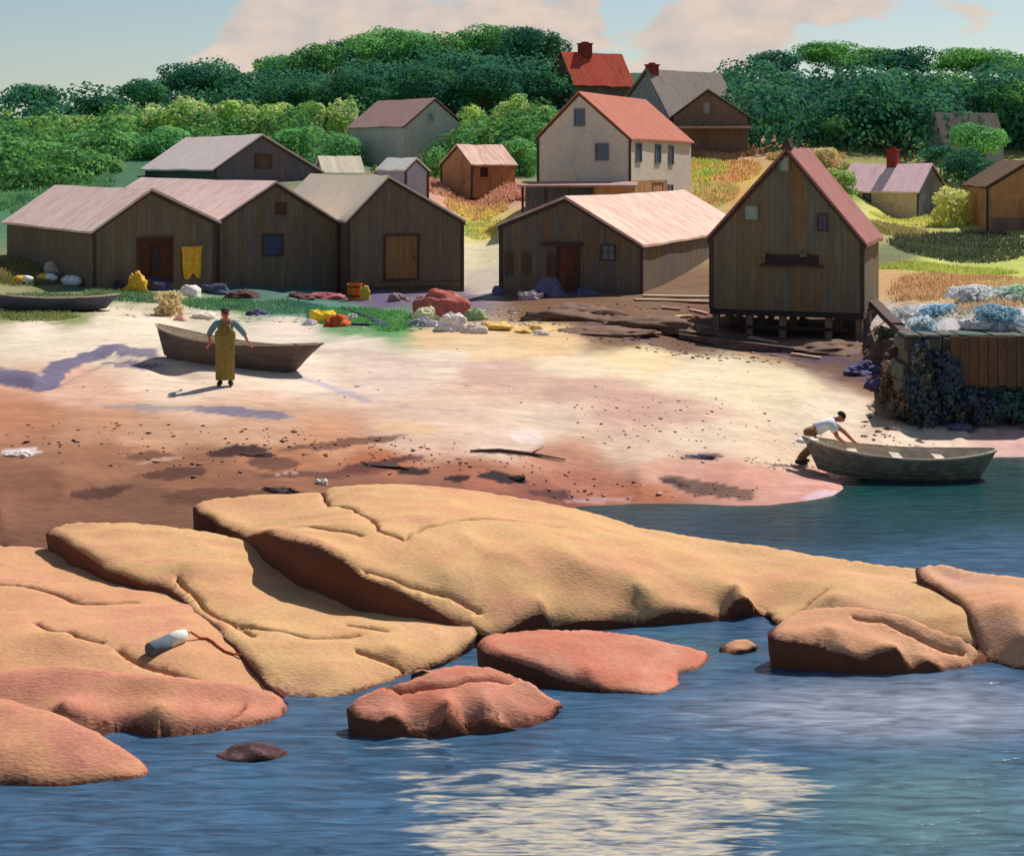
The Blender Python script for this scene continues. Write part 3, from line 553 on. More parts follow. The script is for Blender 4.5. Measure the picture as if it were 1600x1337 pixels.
# pebbles, shell and weed scraps on the flats and sand: nobody could count them
r = np.random.RandomState(9); VV = []; FF = []; CC = []; nn_ = 0
base = np.array([(1, 0, 0), (0, 1, 0), (-1, 0, 0), (0, -1, 0), (0, 0, .7), (0, 0, -.5)], float); bf = np.array([(0, 1, 4), (1, 2, 4), (2, 3, 4), (3, 0, 4), (1, 0, 5), (2, 1, 5), (3, 2, 5), (0, 3, 5)])
for cx, cy, rx, ry, n, s0, cols in [(300,740,420,50,170,.026,[(120,84,66),(150,106,82),(96,70,60),(190,150,124)]), (650,730,300,30,150,.022,[(110,76,62),(96,68,60),(160,112,88)]), (1050,745,220,26,60,.022,[(190,140,124),(120,90,90),(214,170,150)]),
    (500,560,700,70,110,.018,[(200,182,156),(150,130,116),(226,208,184)]), (1150,640,300,50,220,.022,[(206,184,150),(150,126,110)]), (1100,510,260,36,420,.04,[(112,84,68),(140,108,84),(90,70,70),(180,150,120)]), (700,500,160,20,300,.04,[(206,190,170),(120,110,120),(180,150,120)]), (1400,610,60,40,70,.04,[(120,92,76),(100,96,110),(160,130,110)]), (350,485,340,10,260,.03,[(160,146,126),(110,100,100),(210,196,176)])]:
    a = r.uniform(0, 2*math.pi, n); qd = np.sqrt(r.uniform(0, 1, n)); px = cx+rx*qd*np.cos(a); py = cy+ry*qd*np.sin(a); z0 = np.interp(py, [480, 530, 600, 700, 760, 800], [1.6, 1.5, 1.35, .75, .4, .3])
    D = F*(H-z0)/(py-HY); x = (px-800)/F*D; z = tz(x, D); ok = z > .03; x, D, z = x[ok], D[ok], z[ok]; n = len(x)
    s = s0*r.uniform(.4, 1.5, n)*r.choice([1, 1, 1, 1.8], n); sc3 = np.stack([s*r.uniform(.8, 1.8, n), s*r.uniform(.7, 1.2, n), s*r.uniform(.4, .8, n)], -1); th = r.uniform(0, 6.28, n)
    v = base[None]*sc3[:, None]; v = v+r.normal(0, .12, v.shape)*sc3[:, None]; c, s_ = np.cos(th)[:, None], np.sin(th)[:, None]
    v = np.stack([v[..., 0]*c-v[..., 1]*s_, v[..., 0]*s_+v[..., 1]*c, v[..., 2]], -1)+np.stack([x, D, z+.008], -1)[:, None]
    VV.append(v.reshape(-1, 3)); FF.append((bf[None]+(np.arange(n)*6)[:, None, None]+nn_).reshape(-1, 3)); nn_ += n*6
    pc = np.array([lin(k) for k in cols]); CC.append(np.repeat(pc[r.randint(0, len(pc), n)]*r.uniform(.8, 1.2, (n, 1)), 6, 0))
M['pebble'] = pmat('pebble', None, attr=True, fine=30, bump=.2)
tag(mesh_np('pebbles', np.vstack(VV), np.vstack(FF), M['pebble'], col=np.vstack(CC)), 'pebbles and scraps of weed strewn over the beach', kind='stuff')
# ---------------------------------------------------------------- buildings
def bmat(name, cols, **kw):
    d = dict(stretch=(1, 1, .22), noise=.9, fine=5, bump=.5, bdist=.02, fvar=.13, boards=(.2, 'v'), distort=1.0, spec=.1, rough=.92); d.update(kw)
    return pmat(name, cols, **d)
def rmat(name, cols, **kw):
    d = dict(stretch=(.5, 2.2, .5), noise=1.3, fine=6, bump=.5, bdist=.02, fvar=.1, distort=.1, spec=.1, rough=.95); d.update(kw)
    return pmat(name, cols, **d)
M['brd'] = bmat('weathered_board', [(108,102,94),(120,104,84),(114,100,86),(124,104,80)])
M['brd2'] = bmat('brown_board', [(116,96,76),(124,104,82),(108,100,92),(120,96,72)])
M['brd_big'] = bmat('stained_board', [(120,102,78),(126,108,82),(110,108,96),(128,102,72)], noise=.6)
M['brd_red'] = bmat('reddish_board', [(110,74,56),(104,82,64),(92,64,52)])
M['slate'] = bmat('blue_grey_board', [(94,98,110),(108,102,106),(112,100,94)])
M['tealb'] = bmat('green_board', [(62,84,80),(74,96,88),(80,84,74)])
M['stone'] = pmat('lime_washed_wall', [(184,172,168),(196,184,176),(204,188,168),(182,174,182)], noise=.7, fine=6, fvar=.1, bump=.3, stretch=(1, 1, .7))
M['greenw'] = pmat('grey_green_wall', [(168,172,160),(182,182,168),(174,170,162)], stretch=(1, 1, .4), noise=.7, fine=6, fvar=.14)
M['lav'] = pmat('lavender_wall', [(150,150,170),(168,166,180)], noise=1, fine=6, fvar=.1)
M['orangew'] = pmat('ochre_wall', [(164,114,72),(178,130,88),(150,104,76)], noise=1, fine=6, fvar=.14, stretch=(1, 1, .5))
M['tanw'] = pmat('tan_wall', [(206,176,150),(218,188,158),(194,164,144)], noise=.9, fine=6, fvar=.14, stretch=(.6, .6, 1.4))
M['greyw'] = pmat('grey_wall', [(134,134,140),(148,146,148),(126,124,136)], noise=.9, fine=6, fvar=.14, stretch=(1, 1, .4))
M['brownw'] = pmat('brown_wall', [(112,88,74),(128,104,86),(104,82,76)], noise=.9, fine=6, fvar=.14, stretch=(1, 1, .5))
M['r_pale'] = rmat('pale_shingle', [(206,196,186),(224,208,198),(214,190,184),(228,214,206)])
M['r_pink'] = rmat('pale_pink_shingle', [(222,194,184),(232,204,190),(214,176,166),(236,214,200)])
M['r_cream'] = rmat('cream_shingle', [(212,206,192),(228,212,180),(200,196,190)])
M['r_tan'] = rmat('sun_bleached_shingle', [(212,176,158),(226,196,176),(200,156,142),(230,206,190)])
M['r_red'] = rmat('red_tile', [(172,68,52),(188,86,64),(160,60,50)])
M['r_salmon'] = rmat('salmon_tile', [(172,108,92),(180,114,94),(164,98,86)])
M['r_mauve'] = rmat('mauve_shingle', [(160,128,124),(172,138,130),(150,112,112)])
M['r_rose'] = rmat('rose_shingle', [(244,198,200),(248,210,208),(238,188,192)])
M['r_brick'] = rmat('dark_pink_shingle', [(148,100,94),(160,110,102),(132,88,86)])
M['r_grey'] = rmat('grey_shingle', [(134,124,116),(148,136,124),(124,112,110)])
M['r_white'] = rmat('white_roof', [(222,218,206),(236,230,214)])
M['trim'] = pmat('dark_trim', [(70,54,48),(84,66,58)], noise=3, fvar=.1)
M['door'] = bmat('dark_door', [(72,48,38),(88,58,44)], boards=(.14, 'v'))
M['door_red'] = bmat('red_door', [(112,58,46),(96,62,50),(126,66,54)], boards=(.14, 'v'))
M['door_tan'] = bmat('tan_door', [(128,98,66),(148,114,76)], boards=(.14, 'v'))
M['pane'] = pmat('window_glass', [(50,62,92),(66,80,112)], noise=4, fvar=.05, rough=.15, spec=.6, bump=.02)
M['pane_pale'] = pmat('pale_glass', [(130,146,138),(150,164,150)], noise=4, fvar=.1, rough=.3, spec=.5, bump=.02)
M['frame'] = pmat('window_frame', [(96,96,116),(120,116,128)], noise=4, fvar=.1)
M['brick'] = pmat('chimney_brick', [(132,48,44),(150,62,54)], noise=4, fvar=.2, boards=(.12, 'z'))
M['post'] = pmat('weathered_post', [(120,96,78),(138,112,90)], stretch=(1, 1, .3), noise=2)
M['dark'] = pmat('tarred_timber', [(52,42,40),(66,50,46)], noise=2)
class House:
    def __init__(s, name, label, cat, pxL, pxR, base, D, th, eaveL, apex, eaveR, ridge_end=None, L=None, wall=None, roof=None, side=None, ov=.22, group=None, sink=.7, parent=None, thick=.10, base_z=None, root=None):
        s.th = math.radians(th); c, sn = math.cos(s.th), math.sin(s.th); X = (pxL-800)/F*D; k = (pxR-800)/F
        s.w = (k*D-X)/(c-k*sn); z0 = H-(base-HY)*D/F
        s.P = Vector((X, D, z0)); s.R = Matrix.Rotation(s.th, 3, 'Z')
        s.root = root or empty(name, s.P, s.th, label, cat, group)
        s.wall_off = Vector((0, 0, 0))
        if root is not None:
            s.holder = root; s.off = s.P-Vector(root.location)
        s.sub = root is not None
        zl = (H-(eaveL-HY)*D/F)-z0
        Dr = D+s.w*sn; zr = (H-(eaveR-HY)*Dr/F)-z0
        # apex on the front plane
        ax, az = s.front(*apex); s.ax, s.az, s.zl, s.zr = ax, az, zl, zr
        if L is None:
            A = s.P+s.R @ Vector((ax, 0, 0)); k = (ridge_end-800)/F
            L = (k*A.y-A.x)/(-sn-k*c)
        s.L = L
        w = s.w
        # walls
        poly = [(0, -sink), (w, -sink), (w, zr), (ax, az), (0, zl)]
        mb = MB().prism(poly, 0, L); s.put(mb, 'wall', wall)
        # roof: one folded slab with slightly sagging, uneven rows
        mb = MB(); sl, sr = (az-zl)/max(ax, .1), (az-zr)/max(w-ax, .1)
        e = .012; n = 9; y0, y1 = -ov*.9, L+ov*.9
        rnd = random.Random(int(pxL*7+base)); prof = []
        for i in range(n):
            y = y0+(y1-y0)*i/(n-1); j = rnd.uniform(-.018, .018); sag = -.035*math.sin(math.pi*i/(n-1))
            o1, o2 = rnd.uniform(-.03, .03), rnd.uniform(-.03, .03)
            prof.append([(-ov+o1, zl-(ov-o1)*sl+e), (-ov+o1, zl-(ov-o1)*sl+thick+j), (ax, az+thick+e+sag+j), (w+ov+o2, zr-(ov+o2)*sr+thick+j), (w+ov+o2, zr-(ov+o2)*sr+e), (ax, az+e)])
            prof[-1] = [(x, z) for x, z in prof[-1]]
            if i == 0: pass
        vs = []; fs = []
        for i, p in enumerate(prof):
            y = y0+(y1-y0)*i/(n-1); vs += [(x, y, z) for x, z in p]
        for i in range(n-1):
            for k in range(6):
                k2 = (k+1) % 6; fs.append([i*6+k, i*6+k2, (i+1)*6+k2, (i+1)*6+k])
        fs += [[5, 4, 3, 2], [5, 2, 1, 0]]; b0 = (n-1)*6; fs += [[b0+2, b0+3, b0+4, b0+5], [b0, b0+1, b0+2, b0+5]]
        mb.add(vs, fs); s.roof = s.put(mb, 'roof', roof)
        import bmesh
        bm = bmesh.new(); bm.from_mesh(s.roof.data); bmesh.ops.recalc_face_normals(bm, faces=bm.faces); bm.to_mesh(s.roof.data); bm.free()
        # bargeboards under the roof edge on the front
        mb = MB(); t = .12
        mb.prism([(-ov*.8, zl-ov*.8*sl-t), (ax, az-t), (ax, az-.004), (-ov*.8, zl-ov*.8*sl-.004)], -.05, -.004)
        mb.prism([(ax+.002, az-t), (w+ov*.8, zr-ov*.8*sr-t), (w+ov*.8, zr-ov*.8*sr-.004), (ax+.002, az-.004)], -.05, -.004)
        s.put(mb, 'bargeboard', M['trim'])
        cb = .13
        if D < 90:
            s.put(MB().box((-.012, -.012, (zl-sink)/2-.06), (cb, .05, zl+sink-.12)), 'corner_board', M['trim'])
            s.put(MB().box((w+.012, -.012, (zr-sink)/2-.06), (cb, .05, zr+sink-.12)), 'corner_board', M['trim'])
    def put(s, mb, name, mat, parent=None, **kw):
        if s.sub:       # a wing of another house: same root, turned and shifted
            Rr = Matrix.Rotation(s.th-s.holder.rotation_euler.z, 3, 'Z'); off = Matrix.Rotation(-s.holder.rotation_euler.z, 3, 'Z') @ s.off
            if parent is None or parent.parent is not None:
                mb.v = [tuple(Rr @ Vector(v)+off) for v in mb.v]
        return mb.build(name, mat, parent or s.root, **kw)
    def ray(s, px, py, p0, nrm):
        d = Vector(((px-800)/F, 1, -(py-HY)/F)); o = Vector((0, 0, H))
        nrm = s.R @ nrm; p0 = s.P+s.R @ p0; t = (p0-o).dot(nrm)/d.dot(nrm)
        return s.R.transposed() @ (o+d*t-s.P)
    def front(s, px, py): q = s.ray(px, py, Vector((0, 0, 0)), Vector((0, -1, 0))); return q.x, q.z
    def at(s, face, px, py):
        if face == 'front': q = s.ray(px, py, Vector((0, 0, 0)), Vector((0, -1, 0))); return q.x, q.z
        if face == 'right': q = s.ray(px, py, Vector((s.w, 0, 0)), Vector((1, 0, 0))); return q.y, q.z
        q = s.ray(px, py, Vector((0, 0, 0)), Vector((-1, 0, 0))); return -q.y, q.z
    def opening(s, kind, face, x0, y0, x1, y1, fill, frame='trim', fw=.07, label=None, bars=True, knob=True):
        ua, za = s.at(face, x0, y1); ub, zb = s.at(face, x1, y0)
        if ub < ua: ua, ub = ub, ua
        uc, zc_, w, h = (ua+ub)/2, (za+zb)/2, ub-ua, zb-za
        def T(mb):
            out = []
            for x, y, z in mb.v:      # x along the face, y outwards negative
                if face == 'front': out.append((x, y, z))
                elif face == 'right': out.append((s.w-y, x, z))
                else: out.append((y, -x, z))
            mb.v = out; return mb
        fr = MB()
        fr.box((uc, -.03, za-fw/2), (w+2*fw, .075, fw)); fr.box((uc, -.03, zb+fw/2), (w+2*fw, .085, fw))
        fr.box((ua-fw/2, -.03, zc_), (fw, .07, h)); fr.box((ub+fw/2, -.03, zc_), (fw, .07, h))
        if kind == 'window' and bars:
            fr.box((uc, -.022, zc_), (.03, .03, h)); fr.box((uc, -.0235, zc_), (w, .03, .03))
        leaf = MB().box((uc, -.012, zc_), (w-.002, .022, h-.002))
        if kind == 'window':
            f = s.put(T(fr), 'window', M[frame]); g = s.put(T(leaf), 'pane', M[fill], parent=f)
        else:
            f = s.put(T(leaf), kind, M[fill])
            g = s.put(T(fr), 'door_frame', M[frame], parent=f)
            if knob:
                k = MB().box((ub-.12*w, -.04, za+h*.48), (.05, .05, .14)); s.put(T(k), 'handle', M['dark'], parent=f)
        if label: f['label'] = label
        return f
    def chimney(s, px, ytop, ybot, w=.6, frac=.5, mat='brick'):
        # standing on the ridge at a fraction of its length
        y = s.L*frac; A = s.P+s.R @ Vector((s.ax, y, 0)); ztop = (H-(ytop-HY)*A.y/F)-s.P.z
        mb = MB(); zb = s.az-.35; mb.box((s.ax, y, (ztop+zb)/2), (w, w, ztop-zb)); mb.box((s.ax, y, ztop-.04), (w+.12, w+.12, .1)); mb.box((s.ax, y, ztop+.06), (w*.5, w*.5, .14))
        return s.put(mb, 'chimney', M[mat], parent=s.roof)
# --- fish sheds on the left
h = House('fish_shed', 'grey brown fish shed at the far left with a wide dark doorway', 'shed', 148, 335, 447, 57, 34, 360, (235, 298), 346, ridge_end=88, wall=M['brd'], roof=M['r_pink'], ov=.2)
h.opening('door', 'front', 217, 372, 268, 441, 'door', label='wide dark door of the shed'); h.opening('window', 'front', 236, 385, 248, 425, 'pane', frame='door', bars=False, fw=.04)
sA = h
h = House('fish_shed', 'brown fish shed second from the left with a blue grey hatch in its front', 'shed', 341, 528, 455, 60.6, 30, 346, (430, 286), 348, ridge_end=222, wall=M['brd2'], roof=M['r_pink'], ov=.2)
h.opening('hatch', 'front', 412, 368, 440, 398, 'pane', frame='trim', knob=False, label='blue grey hatch in the gable'); h.opening('window', 'front', 432, 318, 446, 334, 'door_red', bars=False, fw=.04); sB = h
h = House('fish_shed', 'dark grey fish shed third from the left with a small tan loading door', 'shed', 545, 722, 458, 62, 22, 342, (606, 278), 345, ridge_end=486, wall=M['brd'], roof=M['r_cream'], ov=.16)
h.opening('loading_door', 'front', 602, 368, 652, 436, 'door_tan', label='tan double loading door'); sC = h
h.put(MB().box((h.w*.5, -.06, .28), (h.w*.96, .12, .12)), 'sill_beam', M['brd2'])
h = House('boat_shed', 'dark slate barn with a pale roof standing behind the two left fish sheds', 'barn', 337, 497, 325, 84, 30, 262, (408, 212), 266, ridge_end=292, wall=M['slate'], roof=M['r_pale'], side=None, ov=.3)
h.opening('door', 'front', 400, 243, 422, 262, 'brd_red', knob=False)
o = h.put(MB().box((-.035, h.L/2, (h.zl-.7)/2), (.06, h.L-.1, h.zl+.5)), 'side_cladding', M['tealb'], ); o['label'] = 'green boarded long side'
h = House('low_shed', 'low shed with a plain pale roof just right of the slate barn', 'shed', 490, 512, 300, 94, -66, 286, (500, 246), 290, ridge_end=560, wall=M['greyw'], roof=M['r_grey'] if False else M['r_cream'], ov=.15)
h = House('small_shed', 'tiny lavender shed with a white sunlit roof above the third fish shed', 'shed', 634, 668, 300, 80, 34, 265, (650, 249), 266, ridge_end=606, wall=M['lav'], roof=M['r_white'], ov=.12)
# --- houses up the slope
h = House('farm_house', 'grey green house with a mauve roof in front of the wooded hill', 'house', 631, 716, 292, 102, 40, 197, (679, 155), 188, ridge_end=592, wall=M['greenw'], roof=M['r_mauve'], ov=.15)
h.opening('window', 'front', 668, 178, 677, 190, 'greyw', frame='greenw', bars=False, fw=.05)
h = House('small_shed', 'little ochre shed with a pale pink roof on the pink grass slope', 'shed', 690, 737, 289, 86, -42, 256, (715, 228), 257, ridge_end=783, wall=M['orangew'], roof=M['r_tan'], ov=.12)
h.opening('window', 'right', 749, 262, 762, 277, 'door', frame='orangew', bars=False, fw=.05)
h = House('stone_house', 'tall pale house with a salmon roof and blue windows at the centre of the slope', 'house', 841, 984, 318, 80, -24, 214, (905, 146), 216, ridge_end=1008, wall=M['stone'], roof=M['r_salmon'], ov=.14, sink=1.2)
h.opening('window', 'front', 899, 172, 912, 196, 'pane', 'frame'); h.opening('window', 'front', 932, 226, 949, 249, 'pane', 'frame')
h.opening('window', 'right', 994, 226, 1001, 252, 'pane', 'frame', bars=False); h.opening('window', 'right', 1024, 228, 1031, 254, 'pane', 'frame', bars=False); h.opening('window', 'right', 1045, 230, 1051, 256, 'pane', 'frame', bars=False)
h.opening('door', 'right', 1019, 287, 1034, 326, 'door', label='dark arched door at ground level'); h.opening('window', 'right', 1044, 290, 1050, 318, 'pane', 'frame', bars=False)
o = h.put(MB().box((h.w+.025, h.L*.3, .35), (.04, h.L*.55, 1.7)), 'plinth', M['orangew'])
sI = h
h = House('red_roofed_house', 'mauve house with a bright red roof at the top of the hill', 'house', 862, 897, 170, 132, -56, 118, (880, 82), 126, ridge_end=968, wall=M['brownw'], roof=M['r_red'], ov=.3)
h.chimney(912, 68, 84, .9, .38)
h = House('gabled_house', 'large brown grey house with two gables and a small red chimney', 'house', 972, 1050, 240, 114, -50, 165, (1012, 110), 185, ridge_end=1122, wall=M['greyw'], roof=M['r_grey'], ov=.3, sink=1.5)
h.chimney(1020, 101, 112, .7, .06)
k = House('gabled_house', '', 'house', 1052, 1168, 236, 106, -6, 181, (1106, 141), 181, L=5.0, wall=M['brownw'], roof=M['r_grey'], ov=.35, root=h.root, sink=1.2)
k.opening('window', 'front', 1099, 160, 1109, 178, 'greyw', 'brownw', bars=False, fw=.05)
k.put(MB().box((k.w*.5, -.8, (H-(200-HY)*106/F)-k.P.z), (k.w+.5, 1.7, .16)), 'porch_roof', M['r_mauve'])
k = House('outbuilding', 'plain brown outbuilding with a grey roof at the right end of the two gabled house', 'house', 1118, 1142, 225, 122, -72, 176, (1130, 149), 177, ridge_end=1184, wall=M['brownw'], roof=M['r_mauve'], ov=.15, sink=1.5)
h = House('cottage', 'low tan cottage with a rose pink roof and a tall dark red chimney', 'cottage', 1434, 1481, 338, 84, 52, 300, (1455, 258), 299, ridge_end=1333, wall=M['tanw'], roof=M['r_rose'], ov=.12)
h.opening('window', 'left', 1350, 304, 1360, 322, 'pane', 'trim', bars=False, fw=.05); h.chimney(1395, 233, 262, .55, .48)
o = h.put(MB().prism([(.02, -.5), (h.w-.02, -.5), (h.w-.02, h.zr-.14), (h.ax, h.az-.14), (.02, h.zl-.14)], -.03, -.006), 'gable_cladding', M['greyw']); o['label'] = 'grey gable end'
h = House('grey_house', 'plain grey house half hidden in the dark trees at the right', 'house', 1452, 1474, 262, 104, -74, 215, (1462, 178), 220, L=4.6, wall=M['greyw'], roof=M['r_grey'], ov=.1, sink=1.0)
h = House('brown_barn', 'rust brown barn cut off by the right edge among the trees', 'barn', 1543, 1676, 362, 76, -8, 292, (1610, 252), 292, L=8, wall=M['orangew'], roof=M['brd_red'], ov=.15, sink=1.0)
o = h.put(MB().box((h.w*.3, -.03, .2), (h.w*.5, .05, 1.0)), 'boarding', M['brownw'])
# --- sheds on the right
h = House('work_shed', 'long low brown shed with a sun bleached lopsided roof and a reddish plank door', 'shed', 783, 1002, 456, 56.5, -22, 352, (884, 311), 384, ridge_end=1068, wall=M['brd2'], roof=M['r_tan'], ov=.14)
h.opening('door', 'front', 873, 386, 903, 454, 'door_red'); h.opening('window', 'front', 941, 384, 960, 405, 'pane', 'trim', bars=True, fw=.05)
x0, z0 = h.at('front', 846, 384); x1, z1 = h.at('front', 910, 378)
h.put(MB().box(((x0+x1)/2, -.09, (z0+z1)/2), (x1-x0, .16, .13)), 'lintel', M['trim'])
for px in (795, 822, 862):
    x, z = h.at('front', px, 412); h.put(MB().box((x, -.02, z), (.34, .03, .8)), 'patch_board', M['brd_red'])
h = House('net_loft', 'tall steep brown shed on stilts with pale patches in its gable', 'shed', 1112, 1347, 482, 48, -21, 368, (1230, 236), 376, L=3.7, wall=M['brd_big'], roof=M['r_brick'], ov=.16, sink=0.0, thick=.13)
h.opening('window', 'front', 1219, 246, 1232, 268, 'pane_pale', 'brd_big', bars=False, fw=.05); h.opening('window', 'front', 1164, 322, 1184, 343, 'pane_pale', 'brd_big', bars=False, fw=.05); h.opening('window', 'front', 1279, 336, 1291, 359, 'pane', 'trim', bars=True, fw=.04)
x0, z0 = h.at('front', 1196, 412); x1, z1 = h.at('front', 1279, 399)
f = h.put(MB().box(((x0+x1)/2, -.02, (z0+z1)/2), (x1-x0, .05, z1-z0)), 'slot', M['dark'])
h.put(MB().box(((x0+x1)/2, -.07, z0-.04), (x1-x0+.3, .14, .08)), 'ledge_board', M['trim'], parent=None)
for px in (1192, 1256):
    x, z = h.at('front', px, 399); h.put(MB().box((x, -.1, z+.03), (.22, .16, .14)), 'bracket', M['post'])
MBs = MB(); MBs.box((h.w/2, h.L/2, -.09), (h.w+.1, h.L+.1, .16)); h.put(MBs, 'floor_frame', M['dark'])
for i, px in enumerate((1118, 1170, 1222, 1294, 1342)):
    x, z = h.at('front', px, 500)
    for j, y in enumerate((.12, h.L*.5, h.L-.15)):
        wp = h.P+h.R @ Vector((x, y, 0)); g = tz1(wp.x, wp.y)-h.P.z-.3
        h.put(MB().box((x, y, (g-.17)/2), (.2, .2, abs(g)-.17)), 'stilt', M['post'])
h.put(MB().box((h.w*.56, .02, -.52), (h.w*.7, .06, .10)), 'brace', M['dark'])
h.put(MB().lathe([(.16, -.1), (.2, 0), (.1, .18), (.02, .3)], 8, (h.ax, .0, h.az+.12)), 'finial', M['trim'])
sM = h
# lean-to in front of the tall pale house
t = empty('open_lean_to', W(815, 318, 76), math.radians(-6), 'low blue shadowed lean to with a flat pale roof below the tall pale house', 'shed')
w = 175/F*76; mb = MB().box((w/2, .9, .95), (w+.3, 2.3, .09), Matrix.Rotation(math.radians(4), 3, 'X')); mb.build('roof', M['r_mauve'], t)
MB().box((w/2, 1.9, .1), (w, .1, 1.5)).build('wall', M['slate'], t); MB().box((w*.82, .6, .1), (w*.36, 1.0, 1.45)).build('store', M['orangew'], t)
for i in range(4): MB().box((.06+i*(w*.62)/3, -.06, .15), (.12, .12, 1.55)).build('post', M['dark'], t)
# stone quay at the right
q0 = W(1420, 660, 36.3); L_ = 380/F*36.3
M['quay'] = pmat('weedy_quay_stone', [(58,84,78),(70,92,84),(88,80,66),(64,80,84),(76,98,90)], noise=.8, fine=5, fvar=.2, stretch=(1, 1, .7), bump=.9, bdist=.08)
M['rust'] = pmat('rusty_planks', [(86,70,54),(100,78,56),(108,78,52)], noise=1, stretch=(1, 1, .4), boards=(.22, 'v'))
t = empty('quay_wall', (q0.x, 36.3, 0), 0, 'dark green weedy stone quay wall at the right edge of the beach', 'wall')
mb = MB(); rr = random.Random(3); zt = 2.33; z = -.4; row = 0
while z < zt-.05:
    hh = min(rr.uniform(.28, .42), zt-z); x = -.1+row*.02*0+rr.uniform(-.1, .1)
    while x < L_:
        ww = rr.uniform(.4, .95); mb.box((x+ww/2, .5+rr.uniform(-.10, .06), z+hh/2), (ww-.006, 1.0, hh-.005), Matrix.Rotation(rr.uniform(-.03, .03), 3, 'Y') @ Matrix.Rotation(rr.uniform(-.05, .05), 3, 'Z'), .96); x += ww
    z += hh; row += 1
mb.build('stonework', M['quay'], t, bevel=.05)
MB().box((L_/2, .62, .95), (L_-.1, .7, 2.7)).build('core', M['quay'], t)
pp = W(1482, 565, 36.3).x-q0.x
mb = MB(); [mb.box((pp+.11+i*.22, -.16, 1.7+rr.uniform(-.02, .02)), (.205, .06, 1.18+rr.uniform(-.06, .06))) for i in range(12)]; mb.build('timber_facing', M['rust'], t)
# ---------------------------------------------------------------- foliage
M['leaf'] = pmat('foliage', None, attr=True, stretch=(1, 1, 1), noise=.5, fine=2, bump=0, fvar=.08, rough=.9, spec=.05, trans=.35)
M['blade'] = pmat('grass_blades', None, attr=True, stretch=(1, 1, 1), noise=.5, fine=2, bump=0, fvar=.08, rough=.9, spec=.05, trans=.5)
M['bark'] = pmat('bark', [(70,62,50),(88,76,62)], stretch=(1, 1, .3), noise=3)
PAL = {'dark': [(52,96,72),(58,108,72),(46,90,78),(66,116,72)], 'mid': [(84,132,74),(96,146,76),(70,122,76),(108,156,78)], 'teal': [(48,98,78),(56,108,80),(46,90,78),(66,116,76)], 'weed': [(66,98,90),(58,86,80),(78,108,96),(84,84,70),(70,82,100)], 'earth': [(112,88,66),(96,80,64),(124,98,74),(92,96,84)],
       'lime': [(178,196,110),(156,182,96),(116,160,86),(214,218,140),(136,172,92)], 'green': [(98,152,92),(112,164,96),(84,138,88),(122,172,94)],
       'olive': [(132,160,90),(116,148,86),(152,174,98)], 'tan': [(196,162,124),(210,176,136),(176,166,110),(220,186,150)],
       'yellow': [(224,224,120),(232,230,136),(196,206,110)], 'white': [(226,226,216),(212,218,220),(190,208,212),(232,226,216),(184,192,216),(150,180,150)], 'blue': [(166,190,198),(146,176,192),(120,150,160),(190,200,214)]}
def leaves(blobs, size, dens, pal, seed, top=None, up=.0, jit=.30, aspect=1.5):
    """blobs: (x, y, z, rx, ry, rz). Leaf sprays scattered through the shell of every blob."""
    r = np.random.RandomState(seed); P = []; Nn = []; T = []
    for b in blobs:
        area = 4*math.pi*((b[3]*b[4]+b[3]*b[5]+b[4]*b[5])/3); n = max(8, int(area*dens/(size*size)))
        v = r.normal(size=(n, 3)); v /= np.linalg.norm(v, axis=1)[:, None]; v = v[v[:, 2] > -.75]
        rad = 1-np.abs(r.normal(0, .13, len(v)))+.10*vnoise(v[:, 0]*3+b[0], v[:, 1]*3+b[1], v[:, 2]*3)*2
        P.append(np.array(b[:3])+v*np.array(b[3:6])*rad[:, None]); nn = v/np.array(b[3:6]); nn /= np.linalg.norm(nn, axis=1)[:, None]; Nn.append(nn)
        T.append(np.full(len(v), r.randint(0, 1000)))
    P = np.vstack(P); Nn = np.vstack(Nn); T = np.concatenate(T); n = len(P)
    nn = Nn+r.normal(0, jit, (n, 3)); nn /= np.linalg.norm(nn, axis=1)[:, None]
    t = np.cross(nn, r.normal(size=(n, 3))); t /= np.linalg.norm(t, axis=1)[:, None]; b_ = np.cross(nn, t)
    s = size*r.uniform(.6, 1.25, n); a = (t*(s*aspect/2)[:, None]); b_ = b_*(s/2)[:, None]
    Q = np.stack([P-a, P-b_, P+a, P+b_], 1).reshape(-1, 3)
    pc = np.array([lin(c) for c in pal]); k = (vnoise(P[:, 0]/1.6+seed, P[:, 1]/1.6, P[:, 2]/1.6)*.5+.5)*len(pc)+T/1000*1.2+r.uniform(-.6, .6, n)
    ci = np.clip(k.astype(int) % len(pc), 0, len(pc)-1); C = np.clip(pc[ci]*1.5*r.uniform(.9, 1.1, (n, 1)), 0, .8); C = np.repeat(C, 4, 0)
    return Q, np.arange(4*n).reshape(-1, 4), C
def crown_blobs(w, h, seed, n=9, flat=.8):
    r = random.Random(seed); out = [(0, 0, h*.52, w*.33, w*.33, h*.36)]
    for i in range(n):
        a = 2*math.pi*i/n*1.62+r.uniform(-.4, .4); q = r.uniform(.45, .9); zc_ = h*(.30+.52*r.random()*(1.15-q*.5)); k = r.uniform(.12, .30)
        out.append((math.cos(a)*w*.5*q*.8, math.sin(a)*w*.5*q*.8, zc_, w*k, w*k, h*k*flat))
    return out
